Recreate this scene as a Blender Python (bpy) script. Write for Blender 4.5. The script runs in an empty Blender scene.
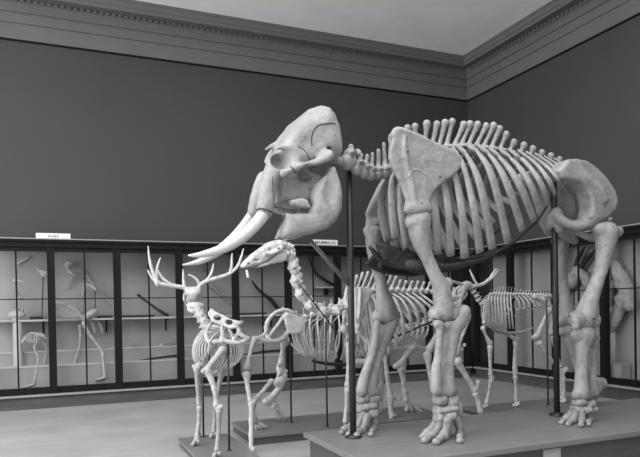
import bpy, bmesh, math, random
import numpy as np
from mathutils import Vector
from mathutils.bvhtree import BVHTree
random.seed(7); rng = np.random.default_rng(7)
scene = bpy.context.scene
COL = scene.collection

# ------------------------------------------------------------------ camera
FPX, YAW, PITCH, ROLL, CY, CX, CAMH = 626.8, .4012, -.0109, -.0176, 313.3, 320.0, 1.5
CAM = np.array([0., 0., CAMH])
_F = np.array([math.sin(YAW)*math.cos(PITCH), math.cos(YAW)*math.cos(PITCH), math.sin(PITCH)])
_R0 = np.array([math.cos(YAW), -math.sin(YAW), 0.]); _U0 = np.cross(_R0, _F)
_R = math.cos(ROLL)*_R0 + math.sin(ROLL)*_U0
_U = -math.sin(ROLL)*_R0 + math.cos(ROLL)*_U0
cd = bpy.data.cameras.new('camera'); cam = bpy.data.objects.new('camera', cd); COL.objects.link(cam)
from mathutils import Matrix
M = Matrix(((_R[0], _U[0], -_F[0], 0), (_R[1], _U[1], -_F[1], 0), (_R[2], _U[2], -_F[2], CAMH), (0, 0, 0, 1)))
cam.matrix_world = M
cd.sensor_width = 36; cd.lens = FPX/640*36; cd.shift_y = (CY-228.5)/640; cd.clip_end = 100
scene.camera = cam

def ray(px, py): return _F + (px-CX)/FPX*_R + (CY-py)/FPX*_U
def W(px, py, y):                 # the point on the plane y = const seen at a pixel of the photograph
    d = ray(px, py); return CAM + d*(y/d[1])
def WX(px, py, x):
    d = ray(px, py); return CAM + d*(x/d[0])
def WZ(px, py, z):
    d = ray(px, py); return CAM + d*((z-CAMH)/d[2])
def mpp(P): return float((np.asarray(P)-CAM) @ _F)/FPX      # metres per pixel at a point

# ------------------------------------------------------------------ materials
def nodes(name):
    m = bpy.data.materials.new(name); m.use_nodes = True
    nt = m.node_tree; b = nt.nodes['Principled BSDF']; return m, nt, b
def grey(v): return (v, v, v, 1)
def mat(name, v, rough=.6, var=.0, scale=6., bump=.0, bscale=40., stretch=None, spec=.5, coat=0, spots=0):
    m, nt, b = nodes(name)
    b.inputs['Roughness'].default_value = rough; b.inputs['Specular IOR Level'].default_value = spec
    b.inputs['Base Color'].default_value = grey(v)
    if coat: b.inputs['Coat Weight'].default_value = coat; b.inputs['Coat Roughness'].default_value = .25
    tc = nt.nodes.new('ShaderNodeTexCoord'); mp = nt.nodes.new('ShaderNodeMapping')
    nt.links.new(tc.outputs['Object'], mp.inputs['Vector'])
    if stretch: mp.inputs['Scale'].default_value = stretch
    if var:
        n = nt.nodes.new('ShaderNodeTexNoise'); n.inputs['Scale'].default_value = scale; n.inputs['Detail'].default_value = 6
        n.inputs['Roughness'].default_value = .65
        r = nt.nodes.new('ShaderNodeValToRGB')
        r.color_ramp.elements[0].position = .3; r.color_ramp.elements[1].position = .7
        r.color_ramp.elements[0].color = grey(max(0, v*(1-var))); r.color_ramp.elements[1].color = grey(min(1, v*(1+var)))
        nt.links.new(mp.outputs['Vector'], n.inputs['Vector']); nt.links.new(n.outputs['Fac'], r.inputs['Fac'])
        out = r.outputs['Color']
        if spots:                                      # pores and stains of old bone
            n3 = nt.nodes.new('ShaderNodeTexNoise'); n3.inputs['Scale'].default_value = spots; n3.inputs['Detail'].default_value = 8; n3.inputs['Roughness'].default_value = .75
            r3 = nt.nodes.new('ShaderNodeValToRGB'); r3.color_ramp.elements[0].position = .34; r3.color_ramp.elements[1].position = .50
            r3.color_ramp.elements[0].color = grey(.70); r3.color_ramp.elements[1].color = grey(1)
            mx = nt.nodes.new('ShaderNodeMix'); mx.data_type = 'RGBA'; mx.blend_type = 'MULTIPLY'; mx.inputs['Factor'].default_value = 1
            nt.links.new(mp.outputs['Vector'], n3.inputs['Vector']); nt.links.new(n3.outputs['Fac'], r3.inputs['Fac'])
            nt.links.new(out, mx.inputs['A']); nt.links.new(r3.outputs['Color'], mx.inputs['B']); out = mx.outputs['Result']
        nt.links.new(out, b.inputs['Base Color'])
    if bump:
        n2 = nt.nodes.new('ShaderNodeTexNoise'); n2.inputs['Scale'].default_value = bscale; n2.inputs['Detail'].default_value = 4
        bp = nt.nodes.new('ShaderNodeBump'); bp.inputs['Strength'].default_value = bump; bp.inputs['Distance'].default_value = .01
        nt.links.new(mp.outputs['Vector'], n2.inputs['Vector']); nt.links.new(n2.outputs['Fac'], bp.inputs['Height'])
        nt.links.new(bp.outputs['Normal'], b.inputs['Normal'])
    return m
def floor_mat():
    m, nt, b = nodes('floor_boards'); L = nt.links.new
    b.inputs['Roughness'].default_value = .38
    tc = nt.nodes.new('ShaderNodeTexCoord'); br = nt.nodes.new('ShaderNodeTexBrick')
    br.inputs['Scale'].default_value = 1; br.inputs['Brick Width'].default_value = 2.2; br.inputs['Row Height'].default_value = .075
    br.inputs['Mortar Size'].default_value = .0012; br.inputs['Bias'].default_value = 0; br.offset = .37
    br.inputs['Color1'].default_value = grey(.34); br.inputs['Color2'].default_value = grey(.40); br.inputs['Mortar'].default_value = grey(.20)
    L(tc.outputs['Object'], br.inputs['Vector'])
    n = nt.nodes.new('ShaderNodeTexNoise'); n.inputs['Scale'].default_value = 1.6; n.inputs['Detail'].default_value = 5
    r = nt.nodes.new('ShaderNodeValToRGB'); r.color_ramp.elements[0].position = .3; r.color_ramp.elements[1].position = .75
    r.color_ramp.elements[0].color = grey(.82); r.color_ramp.elements[1].color = grey(1.08)
    L(tc.outputs['Object'], n.inputs['Vector']); L(n.outputs['Fac'], r.inputs['Fac'])
    mx = nt.nodes.new('ShaderNodeMix'); mx.data_type = 'RGBA'; mx.blend_type = 'MULTIPLY'; mx.inputs['Factor'].default_value = 1
    L(br.outputs['Color'], mx.inputs['A']); L(r.outputs['Color'], mx.inputs['B']); L(mx.outputs['Result'], b.inputs['Base Color'])
    return m
def glass_mat():
    m = bpy.data.materials.new('case_glass'); m.use_nodes = True; nt = m.node_tree; nt.nodes.clear()
    o = nt.nodes.new('ShaderNodeOutputMaterial'); t = nt.nodes.new('ShaderNodeBsdfTransparent'); g = nt.nodes.new('ShaderNodeBsdfGlossy')
    g.inputs['Roughness'].default_value = .02; t.inputs['Color'].default_value = grey(.93)
    f = nt.nodes.new('ShaderNodeFresnel'); x = nt.nodes.new('ShaderNodeMixShader')
    ge = nt.nodes.new('ShaderNodeNewGeometry'); mm = nt.nodes.new('ShaderNodeMix'); mm.data_type = 'FLOAT'; mm.inputs[2].default_value = 1.22; mm.inputs[3].default_value = 1/1.22
    nt.links.new(ge.outputs['Backfacing'], mm.inputs[0]); nt.links.new(mm.outputs[0], f.inputs['IOR']); # nt.nodes.new('ShaderNodeMixShader')
    nt.links.new(f.outputs['Fac'], x.inputs['Fac']); nt.links.new(t.outputs['BSDF'], x.inputs[1]); nt.links.new(g.outputs['BSDF'], x.inputs[2])
    nt.links.new(x.outputs['Shader'], o.inputs['Surface']); return m

BONE = mat('aged_bone', .24, .55, .28, 3.5, .6, 34, spots=16)
BONE2 = mat('pale_bone', .47, .55, .28, 12, .5, 60, spots=30)
BONE3 = mat('grey_bone', .35, .6, .28, 12, .4, 60, spots=30)
IVORY = mat('ivory', .44, .38, .08, 4, .08, 30)
CART = mat('dark_cartilage', .012, .6, .4, 8, .5, 30)
CRACK = mat('dark_seam', .05, .9)
TOOTH = mat('grey_tooth', .30, .5, .3, 30)
IRON = mat('black_iron', .012, .45, .2, 20)
STEEL = mat('grey_iron', .07, .4, .2, 20)
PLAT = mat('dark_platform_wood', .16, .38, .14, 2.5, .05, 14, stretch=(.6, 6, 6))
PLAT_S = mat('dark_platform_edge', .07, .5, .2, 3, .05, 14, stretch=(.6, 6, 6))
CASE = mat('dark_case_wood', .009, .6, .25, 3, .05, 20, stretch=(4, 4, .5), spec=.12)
CASE_L = mat('case_sill', .26, .5, .1, 3)
PLINTH = mat('case_plinth_wood', .075, .6, .25, 3, .05, 20, stretch=(.5, 4, 4), spec=.25)
LINER = mat('case_liner', .34, .8, .06, 2)
SHELF = mat('case_shelf', .55, .6, .05, 4)
WALL = mat('painted_wall', .047, .75, .06, 1.3, .03, 60)
CORN = mat('cornice_plaster', .13, .8, .06, 2)
CEIL = mat('ceiling_plaster', .92, .9, .06, 1.2)
CARD = mat('white_card', .80, .7, .03, 5)
INK = mat('black_ink', .01, .8)
DARKB = mat('dark_specimen', .016, .6, .4, 20, .4, 40)
GLASS = glass_mat(); FLOOR = floor_mat()

# ------------------------------------------------------------------ objects and tags
def tag(o, label=None, cat=None, group=None, kind=None):
    for k, v in (('label', label), ('category', cat), ('group', group), ('kind', kind)):
        if v: o[k] = v
    return o
def empty(name, loc, label=None, cat=None, group=None):
    o = bpy.data.objects.new(name, None); o.location = tuple(float(c) for c in loc); o.empty_display_size = .1
    COL.objects.link(o); return tag(o, label, cat, group)
def wloc(o):
    p = Vector((0, 0, 0))
    while o is not None: p += o.location; o = o.parent
    return np.array(p)
def link(name, verts, faces, m, parent=None, smooth=True):
    verts = np.asarray(verts, float)
    if parent is not None: base = wloc(parent)
    else: base = np.zeros(3)
    c = (verts.min(0)+verts.max(0))/2
    if parent is None: c[2] = verts[:, 2].min()
    me = bpy.data.meshes.new(name); me.from_pydata((verts-c).tolist(), [], [list(map(int, f)) for f in faces])
    me.materials.append(m)
    if smooth: me.polygons.foreach_set('use_smooth', [True]*len(me.polygons))
    me.update()
    o = bpy.data.objects.new(name, me); COL.objects.link(o)
    if parent is not None: o.parent = parent
    o.location = tuple((c-base).tolist()); return o

class MB:                          # collects boxes, lofts and ellipsoids into ONE mesh
    def __init__(s): s.v = []; s.f = []; s.n = 0
    def add(s, v, f):
        s.v.append(np.asarray(v, float)); s.f += [[i+s.n for i in q] for q in f]; s.n += len(v); return s
    def box(s, x0, x1, y0, y1, z0, z1, bev=0):
        if bev <= 0:
            v = [(x, y, z) for x in (x0, x1) for y in (y0, y1) for z in (z0, z1)]
            return s.add(v, [(0, 1, 3, 2), (4, 6, 7, 5), (0, 4, 5, 1), (2, 3, 7, 6), (0, 2, 6, 4), (1, 5, 7, 3)])
        bm = bmesh.new(); bmesh.ops.create_cube(bm, size=1)
        for q in bm.verts: q.co = Vector(((x0+x1)/2+q.co.x*(x1-x0), (y0+y1)/2+q.co.y*(y1-y0), (z0+z1)/2+q.co.z*(z1-z0)))
        bmesh.ops.bevel(bm, geom=bm.edges[:], offset=bev, segments=2, affect='EDGES', profile=.5)
        bm.verts.index_update(); v = [q.co[:] for q in bm.verts]; f = [[q.index for q in p.verts] for p in bm.faces]; bm.free()
        return s.add(v, f)
    def loft(s, pts, ra, rb=None, nrm=None, seg=8, sub=3):
        pts, ra, rb, nr = resample(pts, ra, rb, nrm, sub)
        n = len(pts); T = np.gradient(pts, axis=0); T /= np.linalg.norm(T, axis=1)[:, None]+1e-12
        V = []; F = []
        ref = None
        for i in range(n):
            t = T[i]
            if nr is not None: u = nr[i]
            else:
                if ref is None: ref = np.array([0, 1., 0]) if abs(t[1]) < .8 else np.array([1., 0, 0])
                u = ref
            u = u-t*(u@t); u /= np.linalg.norm(u)+1e-12
            if nr is None: ref = u
            w = np.cross(t, u)
            for k in range(seg):
                a = 2*math.pi*k/seg; V.append(pts[i]+u*math.cos(a)*rb[i]+w*math.sin(a)*ra[i])
        for i in range(n-1):
            for k in range(seg):
                k2 = (k+1) % seg; F.append((i*seg+k, i*seg+k2, (i+1)*seg+k2, (i+1)*seg+k))
        V.append(pts[0]-T[0]*min(ra[0], rb[0])*.5); V.append(pts[-1]+T[-1]*min(ra[-1], rb[-1])*.5); a, b = n*seg, n*seg+1
        for k in range(seg):
            k2 = (k+1) % seg; F.append((a, k2, k)); F.append((b, (n-1)*seg+k, (n-1)*seg+k2))
        return s.add(V, F)
    def ell(s, c, r, seg=10, rings=7):
        V = []; F = []; c = np.asarray(c, float); r = np.broadcast_to(np.asarray(r, float), (3,))
        for i in range(rings+1):
            th = math.pi*i/rings
            for k in range(seg):
                a = 2*math.pi*k/seg; V.append(c+r*np.array([math.sin(th)*math.cos(a), math.sin(th)*math.sin(a), math.cos(th)]))
        for i in range(rings):
            for k in range(seg):
                k2 = (k+1) % seg; F.append((i*seg+k, (i+1)*seg+k, (i+1)*seg+k2, i*seg+k2))
        return s.add(V, F)
    def build(s, name, m, parent=None, smooth=True): return link(name, np.concatenate(s.v), s.f, m, parent, smooth)

def catmull(A, sub):
    A = np.asarray(A, float)
    if len(A) < 3 and sub: 
        t = np.linspace(0, 1, sub+1)[:, None]; return A[0]*(1-t)+A[-1]*t
    P = np.concatenate([[2*A[0]-A[1]], A, [2*A[-1]-A[-2]]]); out = []
    for i in range(len(A)-1):
        p0, p1, p2, p3 = P[i:i+4]
        for k in range(sub):
            t = k/sub
            out.append(.5*((2*p1)+(-p0+p2)*t+(2*p0-5*p1+4*p2-p3)*t*t+(-p0+3*p1-3*p2+p3)*t**3))
    out.append(A[-1]); return np.array(out)
def resample(pts, ra, rb, nrm, sub):
    pts = np.asarray(pts, float); n = len(pts)
    ra = np.broadcast_to(np.asarray(ra, float), (n,)); rb = ra if rb is None else np.broadcast_to(np.asarray(rb, float), (n,))
    D = np.concatenate([pts, ra[:, None], rb[:, None]], 1)
    if nrm is not None:
        nrm = np.asarray(nrm, float); nrm = np.broadcast_to(nrm, (n, 3)); D = np.concatenate([D, nrm], 1)
    D = catmull(D, sub)
    return D[:, :3], np.maximum(D[:, 3], 1e-4), np.maximum(D[:, 4], 1e-4), (D[:, 5:] if nrm is not None else None)

# ------------------------------------------------------------------ smooth bone shapes (distance field + surface nets)
class Bone:
    def __init__(s, h, k=None): s.h = h; s.k = h*2 if k is None else k; s.p = []; s.rough = .42
    def chain(s, pts, r, k=None, sub=False, flat=None, n=4):
        pts, r, _, _ = resample(pts, r, None, None, n)
        mr = r.max(); lo = pts.min(0)-mr; hi = pts.max(0)+mr
        def f(P):
            d = np.full(P.shape[:-1], 9., np.float32)
            for i in range(len(pts)-1):
                a, b = pts[i], pts[i+1]; ab = b-a; L = ab@ab+1e-12
                pa = P-a.astype(np.float32); t = np.clip((pa@ab.astype(np.float32))/L, 0, 1)
                q = pa-t[..., None]*ab.astype(np.float32)
                if flat is not None:
                    nn, sc = flat; c = q@np.asarray(nn, np.float32); q = q+((sc-1)*c)[..., None]*np.asarray(nn, np.float32)
                d = np.minimum(d, np.sqrt((q*q).sum(-1))-(r[i]+(r[i+1]-r[i])*t))
            return d
        s.p.append((f, lo, hi, k, sub)); return s
    def ell(s, c, r, k=None, sub=False, axes=None):
        c = np.asarray(c, float); r = np.broadcast_to(np.asarray(r, float), (3,)); mr = r.max()
        A = None if axes is None else np.asarray(axes, np.float32)
        def f(P):
            q = P-c.astype(np.float32)
            if A is not None: q = q@A.T
            q = q/r.astype(np.float32); l = np.sqrt((q*q).sum(-1)); return (l-1)*r.min()
        s.p.append((f, c-mr, c+mr, k, sub)); return s
    def plate(s, poly, nrm, half, fillet, k=None, sub=False, bulge=0):
        poly = np.asarray(poly, float); o = poly.mean(0); n = np.linalg.svd(poly-o)[2][2] if nrm is None else np.asarray(nrm, float); n = n/np.linalg.norm(n)
        u = np.array([1., 0, 0]); u = u-n*(u@n)
        if np.linalg.norm(u) < .2: u = np.array([0, 0, 1.]); u = u-n*(u@n)
        u /= np.linalg.norm(u); v = np.cross(n, u)
        Q = np.stack([(poly-o)@u, (poly-o)@v], 1); m = len(Q)
        def f(P):
            q = P-o.astype(np.float32); x = q@u.astype(np.float32); y = q@v.astype(np.float32); z = np.abs(q@n.astype(np.float32))
            d = np.full(x.shape, 1e9, np.float32); ins = np.zeros(x.shape, bool)
            for i in range(m):
                a, b = Q[i], Q[(i+1) % m]; e = b-a; px_, py_ = x-a[0], y-a[1]
                t = np.clip((px_*e[0]+py_*e[1])/(e@e+1e-12), 0, 1); d = np.minimum(d, (px_-t*e[0])**2+(py_-t*e[1])**2)
                c1 = (a[1] > y) != (b[1] > y)
                xi = a[0]+(y-a[1])*(e[0]/(e[1] if abs(e[1]) > 1e-9 else 1e-9)); ins ^= (c1 & (x < xi))
            d = np.sqrt(d); d = np.where(ins, -d, d)
            hh = half
            if bulge: hh = half+bulge*np.clip(-d/(fillet*3+1e-6), 0, 1)
            a_ = d+fillet; b_ = z-hh+fillet
            return np.minimum(np.maximum(a_, b_), 0)+np.sqrt(np.maximum(a_, 0)**2+np.maximum(b_, 0)**2)-fillet
        e = half+bulge
        s.p.append((f, (poly-np.abs(n)*e).min(0), (poly+np.abs(n)*e).max(0), k, sub)); return s
    def mesh(s):
        h = s.h
        lo = np.min([p[1] for p in s.p if not p[4]], 0)-3*h; hi = np.max([p[2] for p in s.p if not p[4]], 0)+3*h
        N = np.ceil((hi-lo)/h).astype(int)+1
        ax = [(lo[i]+h*np.arange(N[i])).astype(np.float32) for i in range(3)]
        D = np.full(N, 1., np.float32)
        for f, a, b, k, sub in s.p:
            k = max(1e-5, s.k if k is None else k); mg = max(3*h, k*1.2)
            i0 = np.clip(np.floor((a-mg-lo)/h).astype(int), 0, N-1); i1 = np.clip(np.ceil((b+mg-lo)/h).astype(int)+1, 1, N)
            if (i1 <= i0).any(): continue
            sl = tuple(slice(i0[j], i1[j]) for j in range(3))
            P = np.stack(np.meshgrid(*[ax[j][sl[j]] for j in range(3)], indexing='ij'), -1)
            d = f(P); c = D[sl]
            if sub:
                hh = np.clip(.5-.5*(c+d)/k, 0, 1) if k > 0 else (c < -d)*1.
                D[sl] = c*(1-hh)+(-d)*hh+k*hh*(1-hh)
            else:
                hh = np.clip(.5+.5*(d-c)/k, 0, 1); D[sl] = d*(1-hh)+c*hh-k*hh*(1-hh)
        X, Y, Z = np.meshgrid(*ax, indexing='ij'); nz = np.zeros_like(D)
        for wl, am in ((26, .42), (15, .34), (9, .26), (6, .16)):
            for _ in range(2):
                v = rng.normal(size=3); v *= 2*math.pi/(wl*h)/np.linalg.norm(v); u = rng.normal(size=3); u *= 2*math.pi/(wl*1.3*h)/np.linalg.norm(u); q = rng.uniform(0, 6.3, 2)
                nz += am*.7*np.sin(v[0]*X+v[1]*Y+v[2]*Z+q[0])*np.sin(u[0]*X+u[1]*Y+u[2]*Z+q[1])
        D += (s.rough*h*nz).astype(np.float32)
        return nets(D, lo, h)
    def build(s, name, m, parent=None):
        v, f = s.mesh(); return link(name, v, f, m, parent)
def nets(D, lo, h):
    S = D < 0; n = np.array(D.shape)
    cs = [np.s_[i:n_-1+i] for i in (0, 1) for n_ in (0,)]
    cnt = np.zeros(n-1, np.int8)
    def sub(A, i, j, k): return A[i:n[0]-1+i, j:n[1]-1+j, k:n[2]-1+k]
    for i in (0, 1):
        for j in (0, 1):
            for k in (0, 1): cnt += sub(S, i, j, k)
    act = (cnt > 0) & (cnt < 8); idx = np.argwhere(act); ids = np.full(n-1, -1, np.int64); ids[act] = np.arange(len(idx))
    acc = np.zeros((len(idx), 3)); w = np.zeros(len(idx))
    C = [(i, j, k) for i in (0, 1) for j in (0, 1) for k in (0, 1)]
    for a in C:
        for ax in range(3):
            if a[ax]: continue
            b = list(a); b[ax] = 1
            da = D[idx[:, 0]+a[0], idx[:, 1]+a[1], idx[:, 2]+a[2]]; db = D[idx[:, 0]+b[0], idx[:, 1]+b[1], idx[:, 2]+b[2]]
            x = (da < 0) != (db < 0); t = np.where(x, da/(da-db+1e-20), 0)
            p = np.array(a, float)[None]+np.zeros((len(idx), 3)); p[:, ax] += t
            acc[x] += p[x]; w[x] += 1
    V = lo+h*(idx+acc/w[:, None]); F = []
    for ax in range(3):
        u, v = (ax+1) % 3, (ax+2) % 3
        sl0 = [slice(None)]*3; sl1 = [slice(None)]*3; sl0[ax] = slice(0, -1); sl1[ax] = slice(1, None)
        A = S[tuple(sl0)]; B = S[tuple(sl1)]; e = np.argwhere(A != B)
        e = e[(e[:, u] > 0) & (e[:, v] > 0) & (e[:, u] < n[u]-1) & (e[:, v] < n[v]-1)]
        if not len(e): continue
        flip = A[tuple(e.T)]
        def cid(du, dv):
            q = e.copy(); q[:, u] -= du; q[:, v] -= dv; return ids[tuple(q.T)]
        q = np.stack([cid(1, 1), cid(0, 1), cid(0, 0), cid(1, 0)], 1); q[~flip] = q[~flip][:, ::-1]; F.append(q)
    return V, np.concatenate(F)

# helpers in photo measurements: a bone given by (pixel x, pixel y, radius in pixels) on a plane y, or with its own y as fourth number
def pts3(L, y):
    P = []; R_ = []
    for q in L:
        p = W(q[0], q[1], q[3] if len(q) > 3 else y); P.append(p); R_.append(q[2]*mpp(p))
    return np.array(P), np.array(R_)
def seam(obj, line, r, m, name='seam'):
    me = obj.data; base = wloc(obj); V = [Vector(v.co)+Vector(base) for v in me.vertices]; T = BVHTree.FromPolygons(V, [p.vertices[:] for p in me.polygons])
    L = catmull(np.array(line, float), 4); P = []
    for x, y in L:
        d = Vector(ray(x, y)).normalized(); hit = T.ray_cast(Vector(CAM), d)
        if hit[0] is not None: P.append(np.array(hit[0]-d*r*.2))
    if len(P) > 2: MB().loft(P, r, seg=6, sub=1).build(name, m, obj)
def limb(name, L, y, m, parent, h=None, ends=1.0, flat=None, extra=None):
    P, R_ = pts3(L, y); h = h or max(.006, float(R_.min())*.55)
    b = Bone(h, h*1.5); b.chain(P, R_, flat=flat)
    for e in extra or ():                     # knobs (px, py, r px, y)
        p, r = pts3([e], y); b.ell(p[0], r[0])
    return b.build(name, m, parent)
def vertebra(c, fwd, tip, s, lat, m, parent, name='vertebra', tr=.55, blade=1.7, h=None, knob=1., rs=1.):
    c = np.asarray(c, float); fwd = np.asarray(fwd, float); fwd = fwd/np.linalg.norm(fwd); lat = np.asarray(lat, float)
    up = np.asarray(tip, float)-c; L = np.linalg.norm(up); up = up/L
    h = h or s*.13
    b = Bone(h, h*1.6)
    A = [fwd, lat, np.cross(fwd, lat)]
    b.ell(c, (s*.47, s*.40, s*.40), axes=A)
    b.ell(c+up*s*.42, (s*.34, s*.34, s*.26), axes=A)
    r = s*.15
    b.chain([c+up*s*.4, c+up*(s*.4+(L-s*.4)*.5), tip], [r*1.2*rs, r*.95*rs, r*1.15*knob*rs], flat=(lat, blade), n=3)
    if knob > 1: b.ell(tip, r*knob*1.1*rs)
    for sg in (-1, 1): b.chain([c+up*s*.3, c+up*s*.36+lat*sg*s*tr, c+up*s*.2+lat*sg*s*(tr+.25)], [r, r*.85, r*.8], n=2)
    for sg in (-1, 1): b.ell(c+up*s*.5+lat*sg*s*.22+fwd*s*.38, s*.15)
    return b.build(name, m, parent)

# ------------------------------------------------------------------ the room
YF, XF, YW, XW = 10.556, 7.852, 11.25, 8.33
def struct(o): o['kind'] = 'structure'; return o
struct(MB().box(-7, XW+.3, -3, YW+.3, -.1, 0).build('floor', FLOOR, smooth=False))
ZCEIL = float(W(467.5, 99.4, YW)[2])+.755
struct(MB().box(-7, XW, YW, YW+.25, 0, ZCEIL+.1).build('wall_back', WALL, smooth=False))
struct(MB().box(XW, XW+.25, -3, YW+.25, 0, ZCEIL+.1).build('wall_right', WALL, smooth=False))
# ceiling with a long, assumed and unseen skylight opening (behind and left of the camera)
SK = (-4.5, 5.2, -2.2, 5.6)
cl = MB(); t = .12
cl.box(-7, SK[0], -3, YW, ZCEIL, ZCEIL+t).box(SK[1], XW, -3, YW, ZCEIL, ZCEIL+t).box(SK[0], SK[1], SK[3], YW, ZCEIL, ZCEIL+t).box(SK[0], SK[1], -3, SK[2], ZCEIL, ZCEIL+t)
struct(cl.build('ceiling', CEIL, smooth=False))
ZC = float(W(467.5, 99.4, YW)[2])
dz = (ZCEIL-ZC)
prof = [(0, ZC-.03), (.035, ZC-.03), (.05, ZC), (.05, ZC+.20), (.035, ZC+.205), (.035, ZC+.222), (.06, ZC+.227), (.06, ZC+.37), (.045, ZC+.375), (.045, ZC+.392), (.075, ZC+.397),
        (.075, ZC+.50), (.10, ZC+.52), (.13, ZC+.53), (.13, ZC+.575), (.33, ZC+.56), (.33, ZC+.62), (.35, ZC+.63), (.35, ZC+.71), (.37, ZC+.72), (.37, ZCEIL)]
prof.append((0, ZCEIL))
V = []
for d, z in prof: V += [(-7, YW-d, z), (XW-d, YW-d, z), (XW-d, -3, z)]
n = len(prof); Fc = []
for i in range(n):
    j = (i+1) % n
    for k in (0, 1): Fc.append((i*3+k, i*3+k+1, j*3+k+1, j*3+k))
co = MB().add(V, Fc)
x = -3.2
while x < XW-.3: co.box(x, x+.055, YW-.17, YW-.13, ZC+.53, ZC+.565); x += .10
y = 3.0
while y < YW-.3: co.box(XW-.17, XW-.13, y, y+.05, ZC+.53, ZC+.565); y += .10
struct(co.build('trim_1', CORN, smooth=False))
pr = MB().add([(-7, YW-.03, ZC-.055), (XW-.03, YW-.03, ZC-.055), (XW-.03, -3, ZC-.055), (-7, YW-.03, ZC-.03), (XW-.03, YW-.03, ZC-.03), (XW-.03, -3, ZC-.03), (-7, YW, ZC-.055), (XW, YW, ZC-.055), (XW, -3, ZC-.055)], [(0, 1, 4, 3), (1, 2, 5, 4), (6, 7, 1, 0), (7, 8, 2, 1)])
struct(pr.build('cornice_shadow_strip', CASE, smooth=False))  # dark strip: the shadow line below the cornice, put into geometry and colour

# ------------------------------------------------------------------ glazed wall cases
ZS = float(W(194, 384.4, YF)[2]); ZT = float(W(130, 240.8, YF)[2]); ZB = float(W(116, 250.4, YF)[2])
ZBAR = 1.69; ZSH = float(W(60, 319, YW-.30)[2])
def case_bay(u0, u1, back, label, shelf=True, last=False, corner=False):
    """one case unit; u runs along the wall, the front stands on the case line"""
    def bx(mb, a0, a1, d0, d1, z0, z1, bev=0):   # d = depth behind the front plane
        if back: return mb.box(a0, a1, YF+d0, YF+d1, z0, z1, bev)
        return mb.box(XF+d0, XF+d1, a0, a1, z0, z1, bev)
    dep = (YW-YF if back else XW-XF)-.005
    mid = (u0+u1)/2
    e = empty('display_case', (mid, YF, 0) if back else (XF, mid, 0), label, 'display case', 'glazed wall cases')
    pl = MB(); bx(pl, u0, u1, .03, dep, 0, ZS-.03); bx(pl, u0, u1, 0.012, .05, 0, .055); pl.build('plinth', PLINTH, e, False)
    m = MB(); bx(m, u0, u1, -.035, dep, ZS-.03, ZS); m.build('sill', CASE_L, e, False)
    m = MB()
    bx(m, u0, u1, .02, .10, ZS, ZS+.10); bx(m, u0, u1, .02, .10, ZB-.03, ZB+.04)
    bx(m, u0, u0+.056, 0, .10, ZS, ZB+.04); bx(m, u1-.056, u1, 0, .10, ZS, ZB+.04)
    m.build('frame', CASE, e, False)
    m = MB(); bx(m, u0, u1, -.05, dep, ZT-.05, ZT, .0); bx(m, u0, u1, -.015, .2, ZB+.03, ZT-.05); bx(m, u0, u1, .2, dep, ZT-.12, ZT-.05)
    m.build('top_rail', CASE, e, False)
    m = MB(); bx(m, u0, u1, -.052, -.04, ZT-.012, ZT+.004); m.build('top_edge_bead', CASE_L, e, False)
    m = MB(); bx(m, mid-.012, mid+.012, .04, .06, ZS+.1, ZB-.03); bx(m, u0+.055, u1-.055, .045, .055, ZBAR-.008, ZBAR+.008); m.build('glazing_bar', CASE, e, False)
    m = MB(); bx(m, u0+.055, u1-.055, .062, .068, ZS+.1, ZB-.03); m.build('glass_pane', GLASS, e, False)
    m = MB(); bx(m, u0, u1, dep-.03, dep, ZS, ZT-.12); bx(m, u0, u1, .10, dep, ZS, ZS+.012); m.build('back_panel', LINER, e, False)
    if shelf:
        m = MB(); bx(m, u0, u1, dep-.36, dep-.03, ZSH-.03, ZSH)
        m.build('shelf', SHELF, e, False)
        m = MB(); m2 = u0+(u1-u0)*.86
        bx(m, m2-.012, m2+.012, dep-.30, dep-.03, ZSH-.05, ZSH-.03); bx(m, m2-.012, m2+.012, dep-.05, dep-.03, ZSH-.25, ZSH-.03); m.build('shelf_bracket', CASE, e, False)
        m = MB(); bx(m, u0, u1, dep-.24, dep-.03, ZS+.012, ZS+.62); m.build('back_step', LINER, e, False)
        m = MB(); bx(m, u0, u1, dep-.44, dep-.24, ZS+.012, ZS+.40); m.build('front_step', LINER, e, False)
        m = MB(); bx(m, u0, u1, dep-.455, dep-.24, ZS+.40, ZS+.425); bx(m, u0, u1, dep-.255, dep-.03, ZS+.62, ZS+.64); m.build('step_edge', SHELF, e, False)
    return e
BX = [-1.01, -.03, .95, 1.945, 2.91, 3.885, 4.865, 5.85, 6.85, 7.80]
BL = ['glazed case bay at the far left edge, with pale pedestal and small standing skeleton',
      'glazed case bay under the left white card sign, holding the big bird skeleton',
      'glazed case bay left of the elk antlers, with a dark slanting specimen on its shelf',
      'glazed wall case bay directly behind the elk skull and its right antler',
      'glazed wall case bay behind the camel skull, with a dark slanting specimen above its shelf',
      'glazed wall case bay under the right white card sign, behind the camel neck',
      'glazed back wall case bay behind the far elephant foreleg',
      'glazed back wall case bay behind the near elephant foreleg',
      'glazed back wall case bay in the room corner behind the antelope head']
for i, l in enumerate(BL): case_bay(BX[i], BX[i+1], True, l)
RY = [(9.444, 10.50), (8.30, 9.444), (7.265, 8.30), (6.15, 7.265), (5.05, 6.15)]
RL = ['glazed right wall case bay nearest the room corner, behind the antelope neck', 'glazed right wall case bay behind the antelope rib cage', 'glazed right wall case bay behind the elephant thigh bones, holding a horned skull',
      'glazed right wall case bay right of the elephant hind leg, holding a massive pale skull', 'glazed right wall case bay cut by the right edge of the picture']
for (a, b), l in zip(RY[:4], RL): case_bay(a, b, False, l, shelf=False)

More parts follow.
